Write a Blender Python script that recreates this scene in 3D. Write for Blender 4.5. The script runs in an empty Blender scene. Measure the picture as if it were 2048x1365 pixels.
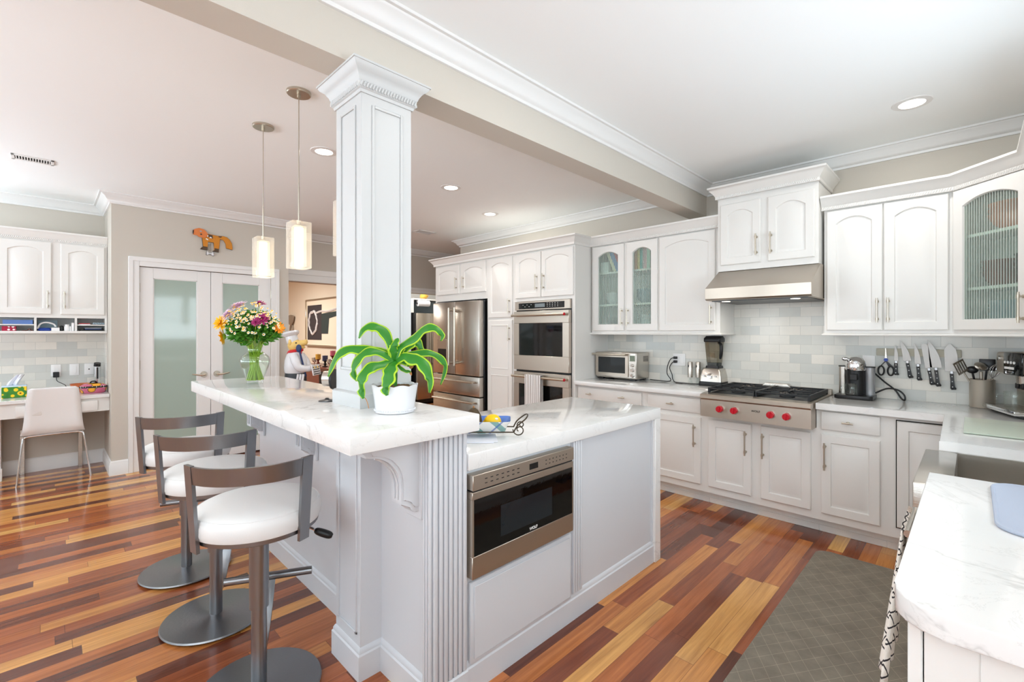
import bpy, bmesh, math, random
from mathutils import Vector, Matrix
random.seed(11)
S = bpy.context.scene
COL = S.collection
R = math.radians

# ---------------------------------------------------------------- camera, world, exposure
cam_d = bpy.data.cameras.new('camera'); cam = bpy.data.objects.new('camera', cam_d); COL.objects.link(cam)
cam.location = (0, 0, 1.40); cam.rotation_euler = (R(90), 0, R(44.83))
cam_d.sensor_width = 36; cam_d.lens = 926.0 / 2048 * 36; cam_d.shift_y = -18.5 / 2048; cam_d.clip_start = 0.02
S.camera = cam
S.view_settings.view_transform = 'Standard'; S.view_settings.look = 'None'
S.view_settings.gamma = 1; S.view_settings.use_curve_mapping = False
S.view_settings.exposure = -0.1
S.cycles.use_denoising = True
S.cycles.max_bounces = 10; S.cycles.diffuse_bounces = 8; S.cycles.transparent_max_bounces = 16
S.cycles.sample_clamp_indirect = 6
W = bpy.data.worlds.new('world'); S.world = W; W.use_nodes = True
bgn = W.node_tree.nodes['Background']; bgn.inputs[0].default_value = (0.85, 0.93, 1, 1); bgn.inputs[1].default_value = 1.2

def lamp(name, kind, loc, energy, color=(1, 1, 1), rot=(0, 0, 0), size=None, size_y=None, **kw):
    d = bpy.data.lights.new(name, kind); d.energy = energy; d.color = color
    if kind == 'AREA':
        d.shape = kw.get('shape', 'RECTANGLE'); d.size = size
        if size_y: d.size_y = size_y
    elif size is not None: d.shadow_soft_size = size
    if kind == 'SPOT': d.spot_size = kw.get('spot', R(140)); d.spot_blend = 0.6
    o = bpy.data.objects.new(name, d); o.location = loc; o.rotation_euler = rot; COL.objects.link(o); return o
DAY = (0.79, 0.91, 1.0)
# sink window daylight; the other lamps are added fill, out of view
for wx, we, wt in ((-5.3, 110, 163), (-3.0, 108, 164), (-0.9, 118, 164), (1.4, 125, 162)):
    lamp('fill_rear', 'AREA', (wx, -3.75, 1.5), we, DAY, (R(wt), 0, 0), 1.7, 1.9)  # added fill lamps behind the camera, aimed up at the ceiling
lamp('fill_left', 'AREA', (-6.5, -2.2, 1.4), 75, DAY, (0, R(-150), 0), 1.6, 2.2)  # unseen lamp added to brighten the left ceiling
lamp('daylight_sink', 'AREA', (0.66, 2.25, 1.72), 40, DAY, (0, R(122), 0), 1.1, 1.7)
lamp('fill_east', 'AREA', (2.85, -1.6, 1.5), 150, DAY, (0, R(162), 0), 1.9, 2.4)  # unseen lamp added as fill from the right side
lamp('fill_dining', 'AREA', (-9.2, 2.0, 2.6), 105, (1, 0.955, 0.88), (0, 0, 0), 1.4, 1.2)  # fill lamp added under the dining ceiling, no window there
lamp('fill_utility', 'AREA', (-7.2, 4.8, 2.6), 24, (1, 0.97, 0.92), (0, 0, 0), 0.6, 0.6)  # fill lamp added to brighten the room past the fridge

# ---------------------------------------------------------------- materials
def lin(c):
    return tuple(((x / 255 / 12.92) if x / 255 <= 0.04045 else ((x / 255 + 0.055) / 1.055) ** 2.4) for x in c)
MATS = {}
def pm(name, rgb, rough=0.5, metal=0.0, spec=0.5, trans=0.0, emit=None, es=0.0, ior=1.45, coat=0.0, bump=None):
    m = bpy.data.materials.new(name); m.use_nodes = True; nt = m.node_tree; b = nt.nodes['Principled BSDF']
    b.inputs['Base Color'].default_value = (*lin(rgb), 1); b.inputs['Roughness'].default_value = rough
    b.inputs['Metallic'].default_value = metal; b.inputs['Specular IOR Level'].default_value = spec
    b.inputs['Transmission Weight'].default_value = trans; b.inputs['IOR'].default_value = ior
    b.inputs['Coat Weight'].default_value = coat
    if emit: b.inputs['Emission Color'].default_value = (*lin(emit), 1); b.inputs['Emission Strength'].default_value = es
    # every material is procedural: a faint noise breaks up the surface
    tc = nt.nodes.new('ShaderNodeTexCoord'); nz = nt.nodes.new('ShaderNodeTexNoise'); mp = nt.nodes.new('ShaderNodeMapping')
    sc, st = bump if bump else ((40, 40, 40), 0.01)
    mp.inputs['Scale'].default_value = sc; nt.links.new(tc.outputs['Object'], mp.inputs[0]); nt.links.new(mp.outputs[0], nz.inputs['Vector'])
    nz.inputs['Scale'].default_value = 1.0; nz.inputs['Detail'].default_value = 3
    bp = nt.nodes.new('ShaderNodeBump'); bp.inputs['Strength'].default_value = st; bp.inputs['Distance'].default_value = 0.01
    nt.links.new(nz.outputs[0], bp.inputs['Height']); nt.links.new(bp.outputs[0], b.inputs['Normal'])
    MATS[name] = m; return m
def N(m): return m.node_tree.nodes
def Lk(m, a, b): m.node_tree.links.new(a, b)
def bsdf(m): return m.node_tree.nodes['Principled BSDF']

white_cab = pm('white_cabinet_paint', (229, 228, 225), 0.32)
trim_w = pm('white_trim_paint', (230, 230, 229), 0.35)
col_m = pm('shaded_white_column_paint', (198, 200, 200), 0.4)  # white trim paint darkened so the colour carries the column's shade
ceil_m = pm('ceiling_paint', (246, 250, 251), 0.8, bump=((160, 160, 160), 0.02))
wall_m = pm('beige_wall_paint', (200, 194, 184), 0.7, bump=((160, 160, 160), 0.03))
dining_m = pm('cream_wall_paint', (232, 224, 208), 0.7)
grey_is = pm('grey_island_paint', (206, 209, 214), 0.4)
steel = pm('brushed_stainless', (200, 194, 186), 0.27, 1.0, bump=((3, 3, 260), 0.05))
steel_h = pm('brushed_stainless_horizontal', (196, 186, 174), 0.36, 1.0, bump=((260, 3, 3), 0.05))
steel_b = pm('brushed_stool_steel', (142, 143, 146), 0.3, 1.0, bump=((90, 90, 6), 0.06))
steel_s = pm('satin_appliance_steel', (196, 188, 176), 0.42, 0.75, bump=((3, 3, 260), 0.05))
blade_m = pm('satin_blade_steel', (168, 164, 160), 0.42, 1.0)
chrome = pm('polished_chrome', (225, 225, 226), 0.07, 1.0)
nickel = pm('satin_nickel', (196, 188, 174), 0.3, 1.0)
dark_st = pm('dark_steel', (70, 72, 75), 0.35, 1.0)
black = pm('black_plastic', (22, 22, 24), 0.35)
blackm = pm('black_cast_iron', (30, 32, 35), 0.5)
blackgl = pm('black_glass', (8, 8, 9), 0.04, 0, 0.6)
leather = pm('white_leather', (226, 226, 225), 0.42, bump=((300, 300, 300), 0.06))
white_pl = pm('white_plastic', (238, 238, 238), 0.4)
ceramic = pm('white_glazed_ceramic', (224, 225, 229), 0.18, coat=0.3)
gap_m = pm('dark_gap', (28, 24, 20), 0.8)
red_kn = pm('red_knob', (196, 18, 40), 0.3)
soil_m = pm('bark_soil', (120, 92, 62), 0.9, bump=((220, 220, 220), 0.8))
green = pm('leaf_green', (46, 124, 32), 0.35)
lime = pm('leaf_lime_edge', (172, 208, 36), 0.4)
brown_tip = pm('dry_leaf', (176, 120, 66), 0.6)
stem_m = pm('flower_stem_green', (142, 178, 52), 0.5)
fol_m = pm('foliage_green', (74, 138, 36), 0.5)
yellow = pm('sunflower_petal', (246, 190, 14), 0.5)
orange = pm('orange_petal', (240, 150, 30), 0.5)
ygreen = pm('flower_centre_yellow', (228, 200, 40), 0.6)
pink = pm('pale_pink_petal', (226, 196, 216), 0.6)
magenta = pm('magenta_petal', (160, 40, 104), 0.6)
petal_w = pm('white_petal', (250, 248, 240), 0.6)
lemon_m = pm('lemon_skin', (250, 200, 10), 0.35, bump=((300, 300, 300), 0.15))
avoc_m = pm('avocado_skin', (74, 58, 34), 0.5, bump=((250, 250, 250), 0.3))
iron = pm('bronze_iron', (78, 68, 56), 0.45, 0.8)
paper_m = pm('white_paper', (236, 238, 246), 0.7)
blue_c = pm('blue_glaze', (96, 132, 206), 0.25)
wood_d = pm('mahogany', (112, 52, 38), 0.25, bump=((4, 4, 60), 0.05))
teal_t = pm('marble_dummy', (200, 205, 204), 0.3)
blue_p = pm('blue_plastic', (30, 66, 160), 0.35)
navy = pm('navy_cover', (40, 60, 104), 0.5)
book_cols = [pm('book_%s' % n, c, 0.55) for n, c in (('blue', (70, 130, 190)), ('cream', (230, 224, 196)), ('red', (200, 44, 60)),
    ('orange', (222, 140, 50)), ('teal', (70, 170, 165)), ('pink', (222, 170, 180)), ('mint', (180, 214, 196)), ('plum', (120, 70, 100)),
    ('lilac', (150, 150, 214)), ('yellow', (236, 206, 90)))]
rug_m = pm('grey_rubber_mat', (126, 118, 104), 0.6)
skin_pig = pm('pig_yellow_paint', (236, 200, 118), 0.4)
red_cloth = pm('red_scarf_paint', (206, 26, 36), 0.45)
dark_pant = pm('charcoal_paint', (52, 56, 62), 0.4)
dog_o = pm('dog_orange_paint', (206, 132, 34), 0.55, bump=((60, 60, 60), 0.2))
dog_r = pm('dog_rust_paint', (222, 128, 66), 0.55)
dog_b = pm('dog_brown_paint', (86, 66, 48), 0.6)
terracotta = pm('terracotta', (196, 106, 60), 0.5)
pinkgl = pm('pink_glaze', (214, 110, 140), 0.25)
green_gl = pm('green_paint', (60, 140, 40), 0.4)
candle_m = [pm('candle_gold', (214, 168, 72), 0.5), pm('candle_rose', (196, 98, 122), 0.5), pm('candle_navy', (60, 66, 100), 0.5)]
matblue = pm('grey_blue_mat', (178, 188, 206), 0.9, bump=((700, 700, 700), 0.4))
brass_w = pm('warm_white_shade', (255, 244, 225), 0.4, emit=(255, 240, 214), es=3.2)
bulb_m = pm('downlight_lens', (255, 250, 240), 0.4, emit=(255, 248, 236), es=9.0)
handle_wood = pm('knife_grey_wood', (176, 172, 156), 0.6)
shelf_blue = pm('grey_blue_paint', (150, 168, 180), 0.5)

def simple_glass(name, rgb, alpha, rough=0.03, clear=False):
    m = bpy.data.materials.new(name); m.use_nodes = True; nt = m.node_tree; nt.nodes.clear()
    out = nt.nodes.new('ShaderNodeOutputMaterial'); mx = nt.nodes.new('ShaderNodeMixShader'); tr = nt.nodes.new('ShaderNodeBsdfTransparent')
    gl = nt.nodes.new('ShaderNodeBsdfPrincipled'); gl.inputs['Base Color'].default_value = (*lin(rgb), 1); gl.inputs['Roughness'].default_value = rough
    if clear: nt.nodes.remove(gl); gl = nt.nodes.new('ShaderNodeBsdfGlossy'); gl.inputs['Roughness'].default_value = rough
    tr.inputs[0].default_value = (*lin(rgb), 1)
    fr = nt.nodes.new('ShaderNodeLayerWeight'); fr.inputs[0].default_value = 0.5      # same on both sides of a wall of glass
    pw = nt.nodes.new('ShaderNodeMath'); pw.operation = 'POWER'; pw.inputs[1].default_value = 4.0; nt.links.new(fr.outputs['Facing'], pw.inputs[0])
    ad = nt.nodes.new('ShaderNodeMath'); ad.operation = 'MULTIPLY_ADD'; ad.inputs[1].default_value = 0.45; ad.inputs[2].default_value = alpha + .03; ad.use_clamp = True
    nt.links.new(pw.outputs[0], ad.inputs[0]); nt.links.new(ad.outputs[0], mx.inputs[0])
    nt.links.new(tr.outputs[0], mx.inputs[1]); nt.links.new(gl.outputs[0], mx.inputs[2]); nt.links.new(mx.outputs[0], out.inputs[0])
    MATS[name] = m; return m
glass = simple_glass('clear_glass', (250, 252, 251), 0.02, clear=True)
glass_j = simple_glass('smoky_jar', (196, 190, 176), 0.06, clear=True)
glass_block = simple_glass('pendant_glass', (255, 252, 246), 0.16)
water = simple_glass('vase_water', (250, 252, 246), 0.0, clear=True)
oven_gl = simple_glass('dark_oven_glass', (70, 74, 76), 0.5)
board_gl = simple_glass('green_frosted_glass', (212, 222, 208), 0.6, 0.25)
frost = pm('frosted_door_glass', (164, 182, 172), 0.06, spec=0.75)

def reeded():
    m = simple_glass('reeded_glass', (236, 244, 240), 0.12, 0.12); nt = m.node_tree
    mx = [n for n in nt.nodes if n.type == 'MIX_SHADER'][0]
    tc = nt.nodes.new('ShaderNodeTexCoord'); wv = nt.nodes.new('ShaderNodeTexWave'); wv.wave_type = 'BANDS'; wv.bands_direction = 'X'
    wv.inputs['Scale'].default_value = 21; wv.inputs['Distortion'].default_value = 0
    cr = nt.nodes.new('ShaderNodeValToRGB'); cr.color_ramp.elements[0].position = 0.55; cr.color_ramp.elements[0].color = (0.05, 0.05, 0.05, 1)
    cr.color_ramp.elements[1].position = 0.97; cr.color_ramp.elements[1].color = (0.42, 0.42, 0.42, 1)
    nt.links.new(tc.outputs['Object'], wv.inputs['Vector']); nt.links.new(wv.outputs['Color'], cr.inputs[0]); nt.links.new(cr.outputs[0], mx.inputs[0])
    return m
reed = reeded()

def mix_rgb(m, fac, a, b):
    n = N(m).new('ShaderNodeMix'); n.data_type = 'RGBA'
    Lk(m, fac, n.inputs[0])
    for s, v in ((6, a), (7, b)):
        if isinstance(v, tuple): n.inputs[s].default_value = (*lin(v), 1)
        else: Lk(m, v, n.inputs[s])
    return n.outputs[2]
def math_n(m, op, a, b=None, c=None):
    n = N(m).new('ShaderNodeMath'); n.operation = op
    for i, v in enumerate((a, b, c)):
        if v is None: continue
        if isinstance(v, (int, float)): n.inputs[i].default_value = v
        else: Lk(m, v, n.inputs[i])
    return n.outputs[0]
def ramp(m, fac, stops):
    n = N(m).new('ShaderNodeValToRGB'); e = n.color_ramp.elements
    while len(e) < len(stops): e.new(0.5)
    for el, (p, c) in zip(e, stops): el.position = p; el.color = (*lin(c), 1)
    Lk(m, fac, n.inputs[0]); return n.outputs[0]
def obj_coord(m, scale=(1, 1, 1), rot=(0, 0, 0), loc=(0, 0, 0)):
    t = N(m).new('ShaderNodeTexCoord'); p = N(m).new('ShaderNodeMapping')
    p.inputs['Scale'].default_value = scale; p.inputs['Rotation'].default_value = rot; p.inputs['Location'].default_value = loc
    Lk(m, t.outputs['Object'], p.inputs[0]); return p.outputs[0]
def noise(m, vec, scale, detail=4, rough=0.5, dist=0.0):
    n = N(m).new('ShaderNodeTexNoise'); n.inputs['Scale'].default_value = scale; n.inputs['Detail'].default_value = detail
    n.inputs['Roughness'].default_value = rough; n.inputs['Distortion'].default_value = dist
    Lk(m, vec, n.inputs['Vector']); return n.outputs[0]

# quartz: white slab with thin grey veins and a few wider soft ones
def quartz(name, loc):
    m = pm(name, (240, 240, 238), 0.1, coat=0.2)
    v = obj_coord(m, (1, 1, 1), (0.3, 0.2, 0.9), loc)
    n1 = noise(m, v, 1.5, 6, 0.62, 0.8); n2 = noise(m, v, 3.1, 8, 0.65, 1.4); n3 = noise(m, v, 0.9, 3)
    v1 = math_n(m, 'ABSOLUTE', math_n(m, 'SUBTRACT', n1, 0.5)); f1 = ramp(m, v1, [(0, (150, 150, 150)), (0.006, (90, 90, 90)), (0.02, (0, 0, 0))])
    v2 = math_n(m, 'ABSOLUTE', math_n(m, 'SUBTRACT', n2, 0.55)); f2 = ramp(m, v2, [(0, (110, 110, 110)), (0.008, (0, 0, 0))])
    gate = ramp(m, n3, [(0.42, (10, 10, 10)), (0.6, (255, 255, 255))])
    f = math_n(m, 'MULTIPLY', math_n(m, 'MAXIMUM', f1, f2), math_n(m, 'ADD', gate, 0.25))
    f = math_n(m, 'MINIMUM', math_n(m, 'MULTIPLY', f, 1.0), 0.6)
    Lk(m, mix_rgb(m, f, (231, 231, 230), (150, 150, 148)), bsdf(m).inputs['Base Color']); return m
quartz_m = quartz('white_veined_quartz', (0.35, 0.1, 0.4)); quartz_k = quartz('white_counter_quartz', (1.4, 0.0, 2.2))

# hardwood: strips along Y with every strip cut to random planks of very different tone
def hardwood():
    m = pm('mixed_hardwood_floor', (150, 90, 55), 0.2, coat=0.25)
    t = N(m).new('ShaderNodeTexCoord'); sx = N(m).new('ShaderNodeSeparateXYZ'); Lk(m, t.outputs['Object'], sx.inputs[0])
    xr = math_n(m, 'DIVIDE', sx.outputs[0], 0.083); row = math_n(m, 'FLOOR', xr)
    def wn(val):
        w = N(m).new('ShaderNodeTexWhiteNoise'); w.noise_dimensions = '1D'; Lk(m, val, w.inputs['W']); return w.outputs['Value']
    off = wn(row); ln = math_n(m, 'ADD', math_n(m, 'MULTIPLY', wn(math_n(m, 'ADD', row, 71.3)), 0.7), 0.55)
    yr = math_n(m, 'ADD', math_n(m, 'DIVIDE', sx.outputs[1], ln), math_n(m, 'MULTIPLY', off, 9.0)); seg = math_n(m, 'FLOOR', yr)
    pid = math_n(m, 'ADD', math_n(m, 'MULTIPLY', row, 17.31), math_n(m, 'MULTIPLY', seg, 5.77)); tone = wn(pid)
    base = ramp(m, tone, [(0.0, (96, 50, 36)), (0.18, (132, 70, 44)), (0.36, (164, 90, 52)), (0.55, (184, 106, 58)), (0.72, (200, 126, 68)), (0.86, (220, 156, 84)), (1.0, (236, 186, 112))])
    cv = N(m).new('ShaderNodeCombineXYZ'); Lk(m, math_n(m, 'MULTIPLY', sx.outputs[0], 60), cv.inputs[0]); Lk(m, math_n(m, 'MULTIPLY', sx.outputs[1], 2.6), cv.inputs[1]); Lk(m, math_n(m, 'MULTIPLY', pid, 3.7), cv.inputs[2])
    gr = noise(m, cv.outputs[0], 1.0, 6, 0.6, 0.4)
    cv2 = N(m).new('ShaderNodeCombineXYZ'); Lk(m, math_n(m, 'MULTIPLY', sx.outputs[0], 16), cv2.inputs[0]); Lk(m, math_n(m, 'MULTIPLY', sx.outputs[1], 0.9), cv2.inputs[1]); Lk(m, math_n(m, 'MULTIPLY', pid, 1.9), cv2.inputs[2])
    gr2 = noise(m, cv2.outputs[0], 1.0, 3, 0.5, 0.8)
    dk = N(m).new('ShaderNodeMix'); dk.data_type = 'RGBA'; dk.blend_type = 'MULTIPLY'; dk.inputs[0].default_value = 1
    Lk(m, base, dk.inputs[6]); Lk(m, ramp(m, math_n(m, 'ADD', math_n(m, 'MULTIPLY', gr, 0.6), math_n(m, 'MULTIPLY', gr2, 0.4)), [(0.3, (186, 172, 168)), (0.62, (255, 255, 255))]), dk.inputs[7])
    fx = math_n(m, 'FRACT', xr); fy = math_n(m, 'FRACT', yr)
    ex = math_n(m, 'MINIMUM', fx, math_n(m, 'SUBTRACT', 1, fx)); ey = math_n(m, 'MINIMUM', fy, math_n(m, 'SUBTRACT', 1, fy))
    joint = math_n(m, 'MAXIMUM', math_n(m, 'LESS_THAN', ex, 0.012), math_n(m, 'LESS_THAN', math_n(m, 'MULTIPLY', ey, ln), 0.0012))
    Lk(m, mix_rgb(m, math_n(m, 'MULTIPLY', joint, 0.6), dk.outputs[2], (60, 28, 16)), bsdf(m).inputs['Base Color']); return m
floor_m = hardwood()

def tile(name, w=0.152, h=0.0762, rotx=True, along='x'):
    m = pm(name, (214, 216, 212), 0.16)
    t = N(m).new('ShaderNodeTexCoord'); sp = N(m).new('ShaderNodeSeparateXYZ'); cb = N(m).new('ShaderNodeCombineXYZ'); Lk(m, t.outputs['Object'], sp.inputs[0])
    Lk(m, sp.outputs[0 if along == 'x' else 1], cb.inputs[0]); Lk(m, math_n(m, 'SUBTRACT', sp.outputs[2], 0.915), cb.inputs[1])
    b = N(m).new('ShaderNodeTexBrick'); b.offset = 0.5; b.inputs['Scale'].default_value = 1; b.inputs['Brick Width'].default_value = w; b.inputs['Row Height'].default_value = h
    b.inputs['Mortar Size'].default_value = 0.0013; b.inputs['Mortar Smooth'].default_value = 0; b.inputs['Bias'].default_value = 0
    b.inputs['Color1'].default_value = (0, 0, 0, 1); b.inputs['Color2'].default_value = (1, 1, 1, 1); b.inputs['Mortar'].default_value = (0.5, 0.5, 0.5, 1)
    Lk(m, cb.outputs[0], b.inputs['Vector'])
    tone = ramp(m, b.outputs['Color'], [(0.0, (200, 203, 200)), (0.3, (212, 213, 208)), (0.65, (224, 222, 215)), (1.0, (232, 228, 220))])
    v = obj_coord(m, (1, 1, 1), (0.4, 0.7, 0.5)); n1 = noise(m, v, 11, 6, 0.6, 1.5)
    f = ramp(m, n1, [(0.35, (70, 70, 70)), (0.55, (0, 0, 0)), (1, (0, 0, 0))])
    c = mix_rgb(m, f, tone, (178, 184, 184)); Lk(m, mix_rgb(m, b.outputs['Fac'], c, (196, 196, 190)), bsdf(m).inputs['Base Color']); return m
tile_m = tile('marble_subway_tile'); tile_d = tile('marble_desk_tile', along='y')

def two_tone(name, scale_nodes, a, b, rough=0.5):
    m = pm(name, a, rough); v = obj_coord(m, scale_nodes); return m, v
# windowpane check towel, striped towel, patterned mat, sunflower box, plaid bowl, art print
def grid_mat(name, a, b, sx, sy, wx, wy, axes=(1, 2)):
    m = pm(name, a, 0.9, bump=((300, 300, 300), 0.4)); t = N(m).new('ShaderNodeTexCoord'); sp = N(m).new('ShaderNodeSeparateXYZ'); Lk(m, t.outputs['Object'], sp.inputs[0])
    f1 = math_n(m, 'LESS_THAN', math_n(m, 'FRACT', math_n(m, 'DIVIDE', sp.outputs[axes[0]], sx)), wx)
    f = f1
    if sy: f = math_n(m, 'MAXIMUM', f1, math_n(m, 'LESS_THAN', math_n(m, 'FRACT', math_n(m, 'DIVIDE', sp.outputs[axes[1]], sy)), wy))
    Lk(m, mix_rgb(m, f, a, b), bsdf(m).inputs['Base Color']); return m
check_m = grid_mat('windowpane_check_cotton', (240, 234, 226), (48, 44, 48), 0.045, 0.03, 0.09, 0.12)
stripe_m = grid_mat('striped_tea_towel', (240, 240, 240), (178, 172, 168), 0.026, 0, 0.4, 0, (0, 2))
flute_p = None
def diamond_mat():
    m = rug_m; t = N(m).new('ShaderNodeTexCoord'); sp = N(m).new('ShaderNodeSeparateXYZ'); Lk(m, t.outputs['Object'], sp.inputs[0])
    a = math_n(m, 'ADD', sp.outputs[0], math_n(m, 'MULTIPLY', sp.outputs[1], 0.65)); b = math_n(m, 'SUBTRACT', sp.outputs[0], math_n(m, 'MULTIPLY', sp.outputs[1], 0.65))
    f = math_n(m, 'MAXIMUM', math_n(m, 'LESS_THAN', math_n(m, 'FRACT', math_n(m, 'DIVIDE', a, 0.068)), 0.035), math_n(m, 'LESS_THAN', math_n(m, 'FRACT', math_n(m, 'DIVIDE', b, 0.068)), 0.035))
    nz = noise(m, obj_coord(m), 9, 6, 0.6)
    Lk(m, mix_rgb(m, math_n(m, 'MULTIPLY', f, math_n(m, 'MULTIPLY', nz, 1.1)), ramp(m, nz, [(0.3, (112, 104, 92)), (0.7, (134, 126, 112))]), (170, 160, 142)), bsdf(m).inputs['Base Color'])
diamond_mat()
def sunflower_box():
    m = pm('sunflower_print', (60, 140, 40), 0.5); v = obj_coord(m, (1, 1, 1))
    vo = N(m).new('ShaderNodeTexVoronoi'); vo.inputs['Scale'].default_value = 24; Lk(m, v, vo.inputs['Vector'])
    c = ramp(m, vo.outputs['Distance'], [(0.0, (70, 34, 14)), (0.2, (70, 34, 14)), (0.24, (246, 190, 20)), (0.46, (250, 206, 30)), (0.52, (60, 130, 36)), (1, (40, 110, 30))])
    N(m)[-1].color_ramp.interpolation = 'CONSTANT' if False else 'LINEAR'
    Lk(m, c, bsdf(m).inputs['Base Color']); return m
sun_m = sunflower_box()
def fruit_dish():
    m = pm('painted_fruit_dish', (214, 110, 140), 0.25); v = obj_coord(m)
    vo = N(m).new('ShaderNodeTexVoronoi'); vo.inputs['Scale'].default_value = 13; Lk(m, v, vo.inputs['Vector'])
    Lk(m, ramp(m, vo.outputs['Distance'], [(0.0, (250, 190, 60)), (0.34, (240, 160, 50)), (0.4, (80, 90, 40)), (0.46, (206, 110, 140)), (1, (200, 90, 120))]), bsdf(m).inputs['Base Color']); return m
dish_m = fruit_dish()
def plaid():
    m = pm('plaid_glaze', (236, 238, 236), 0.2); t = N(m).new('ShaderNodeTexCoord'); sp = N(m).new('ShaderNodeSeparateXYZ'); Lk(m, t.outputs['Object'], sp.inputs[0])
    a = math_n(m, 'ADD', sp.outputs[0], sp.outputs[2]); b = math_n(m, 'SUBTRACT', sp.outputs[0], sp.outputs[2])
    fa = math_n(m, 'LESS_THAN', math_n(m, 'FRACT', math_n(m, 'DIVIDE', a, 0.11)), 0.32); fb = math_n(m, 'LESS_THAN', math_n(m, 'FRACT', math_n(m, 'DIVIDE', b, 0.09)), 0.12)
    c = mix_rgb(m, math_n(m, 'MULTIPLY', fa, 0.75), (238, 240, 236), (60, 150, 144)); Lk(m, mix_rgb(m, math_n(m, 'MULTIPLY', fb, 0.7), c, (60, 100, 180)), bsdf(m).inputs['Base Color']); return m
plaid_m = plaid()
def dots_mat(name, a, b, sc, r):
    m = pm(name, a, 0.5); vo = N(m).new('ShaderNodeTexVoronoi'); vo.inputs['Scale'].default_value = sc; vo.inputs['Randomness'].default_value = 0.3; Lk(m, obj_coord(m), vo.inputs['Vector'])
    Lk(m, mix_rgb(m, math_n(m, 'LESS_THAN', vo.outputs['Distance'], r), a, b), bsdf(m).inputs['Base Color']); return m
dots_m = dots_mat('black_white_dots', (24, 22, 22), (240, 236, 226), 60, 0.3)
redbox_m = dots_mat('red_patterned_card', (170, 16, 60), (240, 230, 232), 36, 0.36)

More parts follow.
